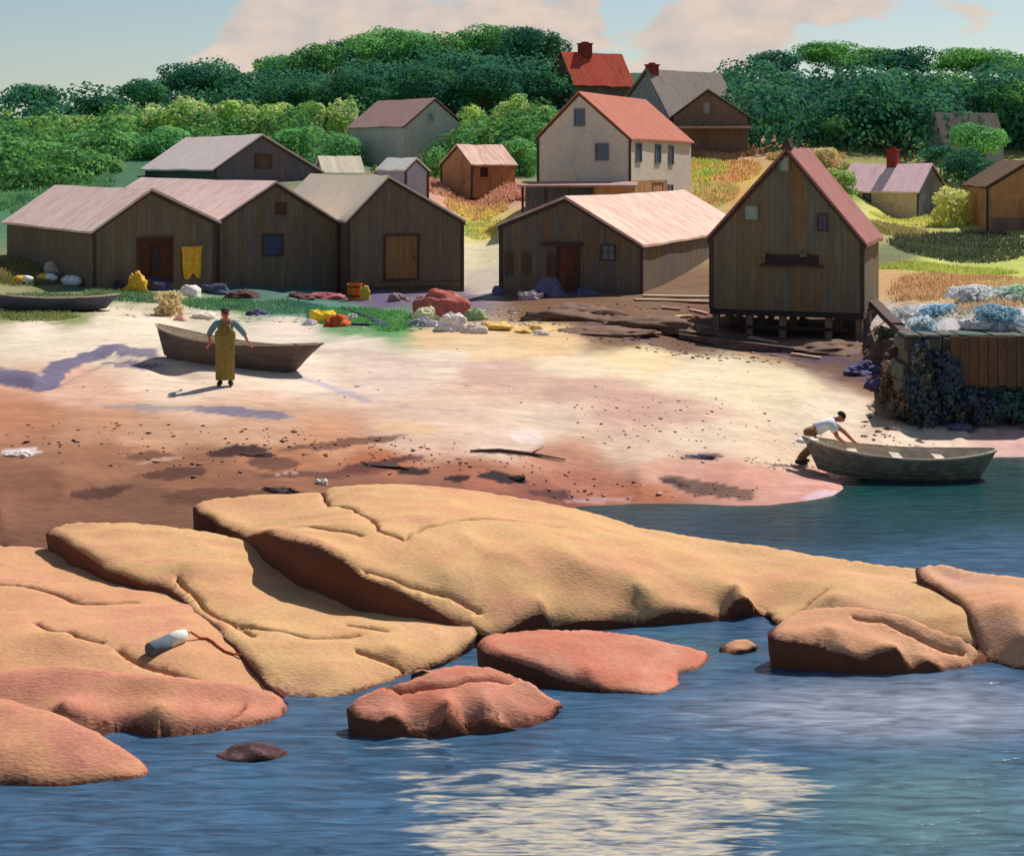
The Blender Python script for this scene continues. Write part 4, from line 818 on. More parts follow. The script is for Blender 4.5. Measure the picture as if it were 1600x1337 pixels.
def tree(label, px, D, ytop, wpx, pal='dark', name='tree', cat='tree', group=None, ybase=None, trunk=True, leaf=None, seed=None, hmin=2.0, crown=None, dens=.95):
    x = (px-800)/F*D; g = tz1(x, D); zt = H-(ytop-HY)*D/F; h = max(zt-g, hmin); w = wpx/F*D
    loc = Vector((x, D, g)); seed = seed or int(px*13+D*7) % 9973
    r = random.Random(seed); root = empty(name, loc, r.uniform(0, 6), label, cat, group)
    size = leaf or max(.12, D/F*3.3)
    th = h*.38 if trunk else h*.2
    ch = h-th*.6; bl = crown_blobs(w, ch, seed, n=10)
    if not trunk:
        q = random.Random(seed+1)
        for i in range(7):
            aa = 2*math.pi*i/7+q.uniform(-.3, .3); k_ = q.uniform(.12, .27); rd = q.uniform(.28, .5); bl.append((math.cos(aa)*w*rd, math.sin(aa)*w*rd*.8, ch*q.uniform(.05, .32), w*k_, w*k_*q.uniform(.7, 1.2), ch*q.uniform(.16, .34)))
        th = h*.2; ch = h*1.02
    top = max(b[2]+b[5] for b in bl); bl = [(b[0], b[1], b[2]*ch/top+h-ch, b[3], b[4], b[5]*ch/top) for b in bl]
    Q, Fc, C = leaves(bl, size, dens, PAL[pal], seed)
    mesh_np('crown' if trunk else 'foliage', Q, Fc, M['leaf'], root, col=C)
    mb = MB(); rt = max(.05, h*.028)
    mb.tube([(0, 0, -.4), (rt*.6, 0, th*.5), (0, rt, th), (0, 0, h*.7)], [rt*1.4, rt, rt*.8, rt*.25], 8)
    if trunk:
        for i in range(4):
            b = bl[1+i*2]; mb.tube([(0, 0, th*(.6+.12*i)), (b[0]*.5, b[1]*.5, (th+b[2])*.55), (b[0], b[1], b[2])], [rt*.6, rt*.4, rt*.15], 6)
    else:
        for i in range(4):
            b = bl[1+i*2]; mb.tube([(0, 0, 0), (b[0]*.7, b[1]*.7, b[2])], [rt*.6, rt*.2], 5)
    mb.build('trunk' if trunk else 'stem', M['bark'], root, smooth=True)
    return root
G1 = 'trees on the far skyline'
tree('dark round tree alone at the far left on the skyline', 48, 140, 131, 92, 'dark', group=G1)
tree('dark low tree at the left with sky showing beside its trunk', 150, 140, 147, 96, 'dark', group=G1)
tree('spreading dark tree right of the gap of sky at the left', 225, 138, 122, 90, 'dark', group=G1)
tree('broad dark tree with a flat top under the small pink cloud', 310, 146, 99, 130, 'dark', group=G1)
tree('dark green tree below the edge of the big cloud left of centre', 385, 142, 112, 110, 'dark', group=G1)
tree('mid green rounded tree rising to the right of the flat topped dark tree', 440, 150, 84, 100, 'mid', group=G1)
tree('mid green round tree left of the highest crowns', 492, 150, 66, 90, 'mid', group=G1)
tree('small blue green tree in the dip left of the highest crowns', 545, 158, 62, 70, 'teal', group=G1)
tree('tall green tree forming the left shoulder of the hilltop wood', 600, 150, 40, 130, 'green', group=G1)
tree('green tree at the middle of the hilltop wood', 680, 152, 48, 110, 'mid', group=G1)
tree('broad tall tree with the highest crown of the hilltop wood', 755, 154, 36, 130, 'mid', group=G1)
tree('large rounded dark tree just left of the red roofed house', 840, 146, 40, 120, 'dark', group=G1)
tree('small blue green tree just right of the roof of the two gabled house', 1150, 150, 108, 70, 'teal', group=G1)
tree('blue green tree right of the two gabled house rising on the skyline', 1215, 146, 76, 110, 'teal', group=G1)
tree('broad green tree with the highest crown on the right of the skyline', 1310, 150, 64, 150, 'mid', group=G1)
tree('wide dark tree right of the highest crown on the right', 1405, 150, 74, 130, 'dark', group=G1)
tree('large green tree on the skyline at the right edge', 1530, 145, 74, 150, 'mid', group=G1)
tree('dark tree on the skyline cut off by the right edge', 1630, 150, 86, 120, 'dark', group=G1)
G2 = 'trees of the wood in front of the skyline'
tree('dark tree behind the mauve roofed grey green house', 560, 128, 105, 110, 'dark', group=G2)
tree('dark green tree above the ridge of the mauve roof', 660, 126, 96, 120, 'dark', group=G2)
tree('dark blue green tree above the tall lime shrubs at the centre', 760, 126, 98, 130, 'teal', group=G2)
tree('dark tree close against the left wall of the red roofed house', 848, 128, 110, 80, 'dark', group=G2)
tree('dark tree left of centre above the lime shrubs', 450, 128, 120, 110, 'dark', group=G2)
tree('dark teal tree right of the plain outbuilding', 1235, 124, 110, 120, 'teal', group=G2)
tree('dark tree in the middle of the right hand wood', 1330, 120, 120, 130, 'dark', group=G2)
tree('dark teal tree above the rose roofed cottage', 1400, 108, 150, 120, 'teal', group=G2)
tree('green tree above the half hidden grey house', 1480, 122, 110, 120, 'mid', group=G2)
tree('green tree at the right edge above the rust brown barn', 1580, 112, 120, 130, 'mid', group=G2)
tree('dark tree between the net loft ridge and the cottage', 1290, 112, 165, 120, 'teal', group=G2)
tree('leafy green tree in front of the half hidden grey house', 1535, 96, 190, 90, 'green', group=G2)
tree('dark teal tree standing between the cottage and the rust brown barn', 1510, 86, 228, 84, 'teal', group=G2)
tree('pale green young tree glowing among the dark trees above the net loft', 1310, 106, 178, 54, 'green', group=G2, leaf=.3)
tree('dark teal tree right behind the gable of the rose roofed cottage', 1470, 98, 230, 70, 'teal', group=G2)
tree('dark green tree behind the pale wall of the tall house', 850, 98, 190, 60, 'green', group=G2)
G3 = 'sunlit shrubs along the foot of the wood'
for a in [('long lime shrub at the left end of the sunlit row', 238, 118, 166, 66), ('tall lime shrub with the brightest top left of the slate barn', 290, 118, 148, 84), ('lime shrub behind the ridge of the slate barn', 365, 118, 156, 76),
          ('green shrub right of the slate barn ridge', 430, 118, 158, 70), ('bright lime shrub left of the grey green house', 487, 114, 156, 50), ('lime shrub touching the left wall of the grey green house', 532, 114, 154, 60),
          ('lime shrub right of the grey green house', 742, 112, 162, 62), ('tallest lime shrub between the two pale houses', 808, 112, 146, 66), ('lime shrub at the left wall of the tall pale house', 846, 108, 164, 50),
          ('olive shrub on the open slope at the far left', 190, 124, 184, 110), ('low olive shrub below the gap of sky at the left', 96, 128, 200, 130)]:
    tree(a[0], a[1], a[2], a[3], a[4], 'olive' if 'olive' in a[0] else 'lime', name='shrub', cat='shrub', group=G3, trunk=False)
G4 = 'green bushes on the middle slope'
for a in [('broad deep green bush on the slope at the left edge', 20, 108, 226, 170), ('deep green bush above the ridge of the far left shed', 165, 112, 214, 130), ('green bush above the slate barn at its left', 265, 108, 196, 100),
          ('green bush between the slate barn and the grey green house', 470, 106, 196, 90), ('green bush at the left foot of the grey green house', 540, 104, 208, 70), ('green bush behind the little ochre shed', 735, 104, 196, 90), ('green bush between the ochre shed and the tall pale house', 812, 92, 214, 80), ('low dark bush behind the tiny lavender shed', 680, 90, 262, 40)]:
    tree(a[0], a[1], a[2], a[3], a[4], 'green', name='bush', cat='bush', group=G4, trunk=False)
tree('bright yellow green bush at the right corner of the cottage', 1488, 80, 332, 56, 'yellow', name='bush', cat='bush', trunk=False, leaf=.16)
tree('dry tan bush at the grass edge behind the ochre hillside', 1280, 96, 230, 60, 'tan', name='bush', cat='bush', trunk=False, hmin=1)
tree('low olive bush right of the net loft roof', 1310, 84, 262, 60, 'olive', name='bush', cat='bush', trunk=False, hmin=1)
for a in [('white flowering bush nearest the net loft on the quay top', 1425, 40.5, 484, 56), ('blue grey bush between white bushes on the quay top', 1466, 38.6, 486, 62), ('white flowering bush at the middle of the quay top', 1520, 39.5, 484, 80), ('white flowering bush on the quay top at the right edge', 1592, 39.5, 488, 80), ('low blue grey bush hanging over the quay edge above the planks', 1560, 37.6, 506, 76), ('low blue grey bush hanging over the left end of the quay', 1440, 37.5, 500, 50)]:
    tree(a[0], a[1], a[2], a[3], a[4], 'blue' if 'blue' in a[0] else 'white', name='bush', cat='bush', trunk=False, leaf=.085, hmin=.4, group='bushes along the quay top')
for a in [('dark teal creeper covering the left end of the quay wall', 1440, 36.15, 524, 52), ('dark teal creeper on the quay wall left of the planks', 1478, 36.2, 540, 50), ('low dark teal creeper below the left planks of the quay', 1520, 36.1, 600, 70), ('low dark teal creeper below the right planks of the quay', 1585, 36.1, 604, 76)]:
    tree(a[0], a[1], a[2], a[3], a[4], 'weed', name='creeper', cat='creeper', trunk=False, leaf=.085, hmin=.4, group='creepers on the quay wall')
for a in [('brown scrub bush on the bank at the corner of the quay', 1400, 37.6, 560, 50), ('brown scrub bush at the right corner of the net loft', 1392, 43, 508, 56), ('small brown scrub bush at the foot of the quay corner', 1408, 36.3, 606, 36)]:
    tree(a[0], a[1], a[2], a[3], a[4], 'earth', name='bush', cat='bush', trunk=False, leaf=.085, hmin=.3, group='brown scrub on the bank')
tree('round straw coloured bush on the beach below the far left sheds', 264, 50, 455, 46, 'tan', name='bush', cat='bush', trunk=False, leaf=.09, hmin=.4)
# the rest of the wood: one dense mass between and behind the trees one can tell apart
r = random.Random(8); bl = []
for i in range(150):        # low growth that closes the gaps between the shrubs
    px, D, zt = r.choice([(r.uniform(-60, 560), r.uniform(100, 127), r.uniform(.7, 2.6)), (r.uniform(-60, 330), r.uniform(92, 118), r.uniform(.5, 1.6)), (r.uniform(715, 860), r.uniform(96, 114), r.uniform(.8, 2.4))])
    if 190 < px < 500 and D < 108: continue
    x = (px-800)/F*D; g = tz1(x, D); rr_ = r.uniform(.9, 2.2); bl.append((x, D, g+zt*.3, rr_*1.5, rr_, zt))
Q, Fc, C = leaves(bl, .27, .7, PAL['green']+PAL['mid']+[PAL['olive'][0]], 31); C = C*.72
tag(mesh_np('undergrowth', Q, Fc, M['leaf'], col=C), 'low green scrub filling the slope below the wood', kind='stuff')
r = random.Random(5); bl = []
def top_y(px): return np.interp(px, [-300,0,60,200,300,380,440,500,560,600,760,870,900,1100,1150,1210,1310,1400,1470,1530,1700,2000],[190,172,162,150,128,130,108,92,80,66,62,70,140,150,128,104,92,100,112,100,100,110])
for i in range(330):
    px = r.uniform(-150, 1800)
    if 880 < px < 1130 and r.random() < .8: continue
    D = r.uniform(128, 172) if px < 1180 else r.choice([r.uniform(104, 128), r.uniform(128, 170)])
    if px < 420 and r.random() < .45: continue
    x = (px-800)/F*D; g = tz1(x, D); lim = H-(top_y(px)+r.uniform(4, 50)-HY)*D/F
    rr_ = r.uniform(2.0, 3.6); zt = min(g+r.uniform(4, 9), lim); z = max(zt-rr_, g+rr_*.3) if zt > g+1.5 else None
    if z is None: continue
    bl.append((x, D, z, rr_*1.15, rr_, rr_))
Q, Fc, C = leaves(bl, .30, .6, PAL['dark']+PAL['teal']+[PAL['mid'][2]], 77)
tag(mesh_np('woodland', Q, Fc, M['leaf'], col=C), 'dense dark green wood covering the hill behind the houses', kind='stuff')
# ---------------------------------------------------------------- grass as one mass
def grass(name, label, patches, seed, wid, hgt):
    r = np.random.RandomState(seed); VV = []; CC = []
    for cx, cy, rx, ry, n, cols, hs in patches:
        a = r.uniform(0, 2*math.pi, n); q = np.sqrt(r.uniform(0, 1, n)); px = cx+rx*q*np.cos(a); py = cy+ry*q*np.sin(a)
        D = np.interp(py, *prof(cx)); x = (px-800)/F*D+r.normal(0, .05, n); y = D+r.normal(0, .1, n); z = tz(x, y)
        h = hgt*hs*r.uniform(.5, 1.3, n)*(D/50)**.5; w = wid*(D/50)*r.uniform(.6, 1.3, n); th = r.uniform(-.9, .9, n)
        dx, dy = np.cos(th)*w, np.sin(th)*w; lx, ly = r.normal(0, .3, n)*h, r.normal(0, .3, n)*h
        VV.append(np.stack([np.stack([x-dx, y-dy, z-.05], -1), np.stack([x+dx, y+dy, z-.05], -1), np.stack([x+lx, y+ly, z+h], -1)], 1).reshape(-1, 3))
        pc = np.array([lin(c) for c in cols])/1.0; ci = np.clip(((vnoise(x*.8, y*.5, 1.0)*.5+.5)*len(pc)+r.uniform(-.5, .5, n)).astype(int), 0, len(pc)-1)
        CC.append(np.repeat(pc[ci]*r.uniform(.85, 1.15, (n, 1)), 3, 0))
    VV = np.vstack(VV); tag(mesh_np(name, VV, np.arange(len(VV)).reshape(-1, 3), M['blade'], col=np.vstack(CC)), label, kind='stuff')
_pc = {}
def prof(cx):
    k = round(cx/40)*40
    if k not in _pc:
        D = np.exp(np.linspace(math.log(30), math.log(150), 500)); z = tz((k-800)/F*D, D); py = HY+(H-z)/D*F
        py = np.minimum.accumulate(py)+np.linspace(.01, 0, 500); _pc[k] = (py[::-1], D[::-1])
    return _pc[k]
GP = []
for cx, cy, rx, ry, n, cols, hs in [
    (700,305,70,14,3500,[(214,160,136),(204,148,124),(222,180,140)],1), (800,302,60,12,3000,[(214,160,136),(206,150,126),(200,170,130)],1), (745,332,50,12,2000,[(226,204,120),(216,180,124),(220,200,110)],.8), (750,360,34,14,1500,[(224,210,124),(200,206,120)],.6),
    (1130,238,75,10,3500,[(210,166,126),(198,150,110),(222,182,140)],1.1), (1095,268,45,18,2500,[(180,190,100),(196,196,96),(214,180,90)],.9), (1150,268,40,16,2000,[(218,190,110),(212,164,110),(220,178,124)],.9), (1105,305,50,20,2500,[(214,168,112),(206,176,116),(196,190,120)],.9), (1080,330,30,12,900,[(200,180,120),(150,170,110)],.8),
    (1260,244,60,8,2200,[(206,166,110),(160,150,90),(214,176,130)],1.1), (1300,268,50,16,2000,[(140,150,80),(120,140,70),(180,150,90)],.9),
    (1430,347,70,6,2400,[(212,208,116),(200,200,108)],.6), (1400,362,50,8,1400,[(170,156,100),(150,140,90)],.8), (1500,388,110,24,5000,[(84,92,70),(76,86,66),(94,100,72)],.8), (1480,423,110,7,3000,[(196,202,104),(180,190,96)],.6), (1500,448,110,16,4500,[(204,168,124),(196,160,116),(210,182,130)],.7), (1500,474,100,9,2500,[(204,178,142),(212,188,150)],.7),  # darkest patch: shadow band across the meadow painted into the blades
    (40,425,90,22,3500,[(130,130,84),(112,120,78),(150,140,90)],.8), (70,470,90,10,2500,[(118,140,96),(140,146,96)],.6), (50,493,70,9,1800,[(150,148,92),(130,140,90)],.5), (200,463,70,9,1800,[(104,134,96),(120,140,96)],.5), (340,476,60,9,1800,[(104,150,104),(92,138,96)],.5), (440,480,70,11,2400,[(88,130,116),(96,146,108),(110,150,110)],.5),
    (540,495,60,14,2400,[(92,146,92),(104,160,96)],.5), (612,503,36,16,1900,[(100,156,92),(112,166,96)],.5), (1480,490,90,6,1500,[(210,206,190),(180,190,160)],.5),
    (60,290,120,40,6000,[(104,152,104),(112,160,104),(92,138,98)],.9), (100,222,140,16,4000,[(118,146,90),(130,154,84),(104,136,84)],1.2), (640,270,60,10,1500,[(84,120,88),(100,140,80)],1), (300,205,120,10,2500,[(110,146,84),(90,130,80)],1.2)]:
    GP.append((cx, cy, rx, ry, n, cols, hs))
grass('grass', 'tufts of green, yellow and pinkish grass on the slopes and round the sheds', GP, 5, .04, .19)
# ---------------------------------------------------------------- dories
M['hull_dark'] = pmat('weathered_dark_hull', [(88,74,70),(100,84,76),(78,68,70)], stretch=(.4, 1, 2), noise=2, fine=7, fvar=.14, bump=.3)
M['hull_grey'] = pmat('grey_green_hull', [(112,112,98),(126,128,106),(100,98,94),(136,142,112)], stretch=(.7, 1, 1.2), noise=2.2, fine=7, fvar=.14, bump=.3)
M['hull_blue'] = pmat('tarred_blue_hull', [(70,74,92),(84,84,100),(64,66,80)], stretch=(.4, 1, 2), noise=2, fvar=.14, bump=.3)
M['inner'] = pmat('pale_boat_inside', [(190,172,150),(206,190,166),(168,148,130)], stretch=(.4, 2, 1), noise=2)
M['gun'] = pmat('worn_gunwale', [(170,154,134),(196,182,160),(120,100,88)], noise=3, stretch=(.6, 3, 3))
def dory(label, A, B, depth, beam, mat, bow=.62, stern=.34, group='rowing boats', pitch=None, roll=0, draft=0, sheer=.2):
    d = B-A; Ln = math.hypot(d.x, d.y); C0 = (A+B)/2; yaw = math.atan2(d.y, d.x)
    root = empty('dory', C0, yaw, label, 'rowing boat', group)
    root.rotation_euler = (roll, -math.atan2(d.z, Ln) if pitch is None else pitch, yaw)
    n = 17
    def sec(t, off):
        s = 2*t-1; a = abs(s); bt = beam/2*(1-a**2.4)**.75+ (0.02 if s < 0 else .10*a**6); bb = max(bt*.55-.03*a, .015); zt = depth+sheer*a**2*(1.1 if s < 0 else .9); zb = .10*a**2
        xt = s*Ln/2; xb = s*(Ln/2-(bow if s < 0 else stern)*a**3)
        pts = []; K_ = 5
        for k in range(K_+1):            # top to chine
            f = k/K_; g = f+.0; lap = .018*((k % 1)) if False else 0
            bulge = .05*math.sin(math.pi*f)*bt*2
            pts.append(Vector((xt+(xb-xt)*g, -(bt+(bb-bt)*f+bulge)+off, zt+(zb-zt)*g+(off if k == K_ else 0))))
        pts.append(Vector((xb, 0, zb-.01+off)))
        for k in range(K_, -1, -1):
            p = pts[k]; pts.append(Vector((p.x, -p.y, p.z)))
        return pts
    o_ = [sec(i/(n-1), 0) for i in range(n)]; i_ = [sec(i/(n-1), .028) for i in range(n)]
    for r_ in i_:
        for k, p in enumerate(r_):
            mid = len(r_)//2
            if k > mid: p.y = min(p.y, -(r_[len(r_)-1-k].y))
    m = len(o_[0]); vs = [v for r_ in o_ for v in r_]; fs = []
    for i in range(n-1):
        for k in range(m-1): fs.append([i*m+k, i*m+k+1, (i+1)*m+k+1, (i+1)*m+k])
    fs.append([(n-1)*m+k for k in range(m)]); fs.append([k for k in range(m-1, -1, -1)])
    MB().add(vs, fs).build('hull', mat, root)
    vs = [v*1 for r_ in i_ for v in r_]; fs = [f[::-1] for f in fs[:-2]]
    for v in vs: v.x *= .985
    MB().add(vs, fs).build('inside', M['inner'], root)
    for sgn in (0, -1):
        mb = MB(); mb.tube([o_[i][sgn]+Vector((0, 0, .005)) for i in range(n)], .028, 6); mb.build('gunwale', M['gun'], root)
    for t in (.27, .5, .72):
        p = sec(t, .03); k = 1; mb = MB(); mb.box((p[1].x, 0, p[1].z), (.2, abs(p[1].y)*2-.02, .03)); mb.build('thwart', M['inner'], root)
    mb = MB()
    for k in (2, 3, 4):                  # lapped strake edges
        for sgn in (1, -1):
            mb.tube([Vector((o_[i][k].x, o_[i][k].y*sgn*1.0, o_[i][k].z)) for i in range(1, n-1)], .012, 5)
    mb.build('strake', mat, root)
    return root
def on(px, py, dz=0): p = gp(px, py); p.z += dz; return p
A = on(240, 556); B = on(496, 588)
A.z -= .03; B.z -= .03
d1 = dory('dark brown dory drawn up on the sand behind the standing man', A, B, .58, 1.45, M['hull_dark'], bow=.35, stern=.75, roll=math.radians(-6), sheer=.22)
A = Vector(((1252-800)/F*31.4, 31.4, .05)); B = Vector(((1553-800)/F*31.1, 31.1, -.12))
d2 = dory('grey green dory afloat at the edge of the inlet beside the bending man', A, B, .50, 1.35, M['hull_grey'], bow=.32, stern=.28, roll=0, sheer=.2)
A = on(-22, 486); B = on(186, 486)
d3 = dory('dark blue dory on the grass cut off by the left edge', A, B, .42, 1.4, M['hull_blue'], bow=.3, stern=.4, roll=math.radians(-4), sheer=.14)
# ---------------------------------------------------------------- people
def cmat(n, c, **k): return pmat(n, c, noise=4, fine=14, fvar=.1, bump=.2, bdist=.01, **k)
M['skin'] = pmat('sunburnt_skin', [(178,108,80),(192,120,90)], noise=5, fvar=.05, bump=.05)
M['hair'] = cmat('dark_hair', [(48,36,32),(60,44,38)]); M['cap'] = cmat('dark_cap', [(56,48,56),(70,58,62)])
M['shirt_blue'] = cmat('faded_blue_shirt', [(84,118,122),(104,138,140),(70,100,108)]); M['oil'] = cmat('olive_oilskin', [(120,104,50),(138,120,62),(106,90,46)])
M['shirt_white'] = cmat('white_shirt', [(226,226,224),(206,210,214)]); M['trous'] = cmat('brown_trousers', [(122,84,46),(138,98,56),(104,70,42)])
M['boot'] = cmat('black_boots', [(48,42,38),(58,50,44)]); M['eye'] = pmat('eye', [(40,34,34),(44,38,38)]); M['lip'] = pmat('mouth', [(140,70,60),(146,76,64)])
def skin(name, J, E, mat, parent, sub=2, root=0, loc=None):
    me = bpy.data.meshes.new(name); names = list(J); ix = {k: i for i, k in enumerate(names)}
    me.from_pydata([J[k][:3] for k in names], [(ix[a], ix[b]) for a, b in E], []); me.update()
    o = bpy.data.objects.new(name, me); COL.objects.link(o)
    md = o.modifiers.new('skin', 'SKIN'); md.use_smooth_shade = True; md.branch_smoothing = .4
    for i, k in enumerate(names):
        sv = me.skin_vertices[0].data[i]; r_ = J[k][3]; sv.radius = r_ if isinstance(r_, tuple) else (r_, r_); sv.use_root = (i == root)
    sb = o.modifiers.new('sub', 'SUBSURF'); sb.levels = sub; sb.render_levels = sub
    dg = bpy.context.evaluated_depsgraph_get(); dg.update(); m2 = bpy.data.meshes.new_from_object(o.evaluated_get(dg), depsgraph=dg)
    o.modifiers.clear(); o.data = m2; bpy.data.meshes.remove(me); m2.name = name; m2.materials.clear(); m2.materials.append(mat)
    m2.polygons.foreach_set('use_smooth', np.ones(len(m2.polygons), bool)); o.parent = parent
    return o
def hand(J, E, tagn, wrist, side, fdir, palm_n, curl=.5):
    """five fingers rooted in the palm; fdir: fingers' direction, palm_n: the way the palm faces"""
    f = Vector(fdir).normalized(); pn = Vector(palm_n).normalized(); ac = f.cross(pn).normalized(); wv = Vector(J[wrist][:3])
    J[tagn+'palm'] = (*(wv+f*.05), (.036, .022)); E.append((wrist, tagn+'palm'))
    J[tagn+'kk'] = (*(wv+f*.088), (.038, .018)); E.append((tagn+'palm', tagn+'kk'))
    for i, (off, ln) in enumerate(((-.030, .070), (-.010, .080), (.010, .076), (.030, .060))):
        b = wv+f*.098+ac*off; m = b+f*ln*.5+pn*.010*curl; t = b+f*ln*(.95-.3*curl)+pn*ln*.75*curl
        J[f'{tagn}{i}a'] = (*b, .0095); J[f'{tagn}{i}b'] = (*m, .0085); J[f'{tagn}{i}c'] = (*t, .007)
        E += [(tagn+'kk', f'{tagn}{i}a'), (f'{tagn}{i}a', f'{tagn}{i}b'), (f'{tagn}{i}b', f'{tagn}{i}c')]
    b = wv+f*.035+ac*side*-.040; t = b+f*.035+ac*side*-.028+pn*.012; t2 = t+f*.028+pn*.016
    J[tagn+'ta'] = (*b, .012); J[tagn+'tb'] = (*t, .010); J[tagn+'tc'] = (*t2, .008)
    E += [(tagn+'palm', tagn+'ta'), (tagn+'ta', tagn+'tb'), (tagn+'tb', tagn+'tc')]
def head_parts(root, c, fwd, up, hat=True, s=1.0):
    f = Vector(fwd).normalized(); u = Vector(up).normalized(); u = (u-f*u.dot(f)).normalized(); a = f.cross(u).normalized(); c = Vector(c)
    R = Matrix((a, f, u)).transposed()
    def ell(mb, cc, rad, n=14, m=9, zmin=-1):
        vs = []; fs = []
        for i in range(m+1):
            th = math.pi*i/m
            for k in range(n):
                ph = 2*math.pi*k/n; v = Vector((math.sin(th)*math.cos(ph)*rad[0], math.sin(th)*math.sin(ph)*rad[1], max(math.cos(th), zmin)*rad[2]))
                vs.append(c+R @ (Vector(cc)+v))
        for i in range(m):
            for k in range(n): k2 = (k+1) % n; fs.append([i*n+k, (i+1)*n+k, (i+1)*n+k2, i*n+k2])
        return mb.add(vs, fs)
    for sx in (-1, 1): ell(MB(), (sx*.034, .097, .01), (.011, .009, .008), 8, 5).build('eye', M['eye'], root, smooth=True)
    ell(MB(), (0, .098, -.052), (.022, .007, .006), 8, 5).build('mouth', M['lip'], root, smooth=True)
    ell(MB(), (0, -.018, .035), (.088, .102, .09), 16, 10, -.35).build('hair', M['hair'], root, smooth=True)
    if hat:
        mb = ell(MB(), (0, -.01, .075), (.102, .118, .07), 16, 8, -.2); ell(mb, (0, .085, .066), (.075, .07, .012), 12, 6); mb.build('cap', M['cap'], root, smooth=True)
def head_joints(J, E, neck, c, fwd, up):
    f = Vector(fwd).normalized(); u = Vector(up).normalized(); u = (u-f*u.dot(f)).normalized(); a = f.cross(u).normalized(); c = Vector(c)
    J['jaw'] = (*(c-u*.065+f*.018), (.074, .076)); J['skull'] = (*(c+u*.0), (.092, .098)); J['crown'] = (*(c+u*.07-f*.01), (.080, .088))
    E += [(neck, 'jaw'), ('jaw', 'skull'), ('skull', 'crown')]
    J['nose'] = (*(c+f*.108-u*.018), .013); E.append(('skull', 'nose'))
    for i, sx in enumerate((-1, 1)): J[f'ear{i}'] = (*(c+a*sx*.092-u*.01-f*.01), .014); E.append(('skull', f'ear{i}'))
# the standing man
fp = gp(352, 603); rt = empty('person', fp, math.radians(8), 'man in a blue shirt and long olive oilskin apron leaning back against the dory', 'person')
J = {'pelvis': (0, .02, .95, (.15, .11)), 'waist': (0, .03, 1.12, (.135, .10)), 'chest': (0, .03, 1.32, (.165, .11)), 'neckb': (0, .02, 1.46, .07), 'neck': (0, 0, 1.51, .06)}
E = [('pelvis', 'waist'), ('waist', 'chest'), ('chest', 'neckb'), ('neckb', 'neck')]
hc = (0, -.03, 1.605); head_joints(J, E, 'neck', hc, (.05, -1, -.12), (0, -.1, 1))
for s_, n_ in ((-1, 'l'), (1, 'r')):
    ex = .36 if s_ < 0 else .40; wx = .34 if s_ < 0 else .50
    J[n_+'sh'] = (s_*.19, .03, 1.41, .062); J[n_+'el'] = (s_*ex, .14, 1.15, .045); J[n_+'wr'] = (s_*wx, .16, .93, .028)
    E += [('chest', n_+'sh'), (n_+'sh', n_+'el'), (n_+'el', n_+'wr')]; hand(J, E, n_, n_+'wr', s_, (s_*.35, .5, -.45), (0, .3, -1), .7)
    J[n_+'hip'] = (s_*.095, .02, .88, .095); J[n_+'kn'] = (s_*.10, .0, .49, .062); J[n_+'an'] = (s_*.11, .03, .10, .042); J[n_+'to'] = (s_*.13, -.12, .045, (.042, .03))
    E += [('pelvis', n_+'hip'), (n_+'hip', n_+'kn'), (n_+'kn', n_+'an'), (n_+'an', n_+'to')]
body1 = dict(J)
skin('body', J, E, M['skin'], rt); head_parts(rt, hc, (.05, -1, -.12), (0, -.1, 1))
def pick(Js, names, grow, Es): return {k: (*Js[k][:3], (Js[k][3][0]+grow, Js[k][3][1]+grow) if isinstance(Js[k][3], tuple) else Js[k][3]+grow) for k in names}
def mid(a, b, f, r): return tuple(a[i]+(b[i]-a[i])*f for i in range(3))+(r,)
S = pick(J, ['pelvis', 'waist', 'chest', 'neckb', 'lsh', 'lel', 'rsh', 'rel'], .022, None); S['neckb'] = (0, .02, 1.45, .075)
S['lcf'] = mid(J['lel'], J['lwr'], .35, .056); S['rcf'] = mid(J['rel'], J['rwr'], .35, .056)
skin('shirt', S, [('pelvis', 'waist'), ('waist', 'chest'), ('chest', 'neckb'), ('chest', 'lsh'), ('lsh', 'lel'), ('lel', 'lcf'), ('chest', 'rsh'), ('rsh', 'rel'), ('rel', 'rcf')], M['shirt_blue'], rt)
T = pick(J, ['pelvis', 'lhip', 'lkn', 'lan', 'rhip', 'rkn', 'ran'], .035, None); T['waist'] = (0, .03, 1.06, (.15, .12))
for n_ in 'lr': T[n_+'kn'] = (*T[n_+'kn'][:3], .105); T[n_+'an'] = (*T[n_+'an'][:3], .105)
skin('trousers', T, [('pelvis', 'waist'), ('pelvis', 'lhip'), ('lhip', 'lkn'), ('lkn', 'lan'), ('pelvis', 'rhip'), ('rhip', 'rkn'), ('rkn', 'ran')], M['oil'], rt)
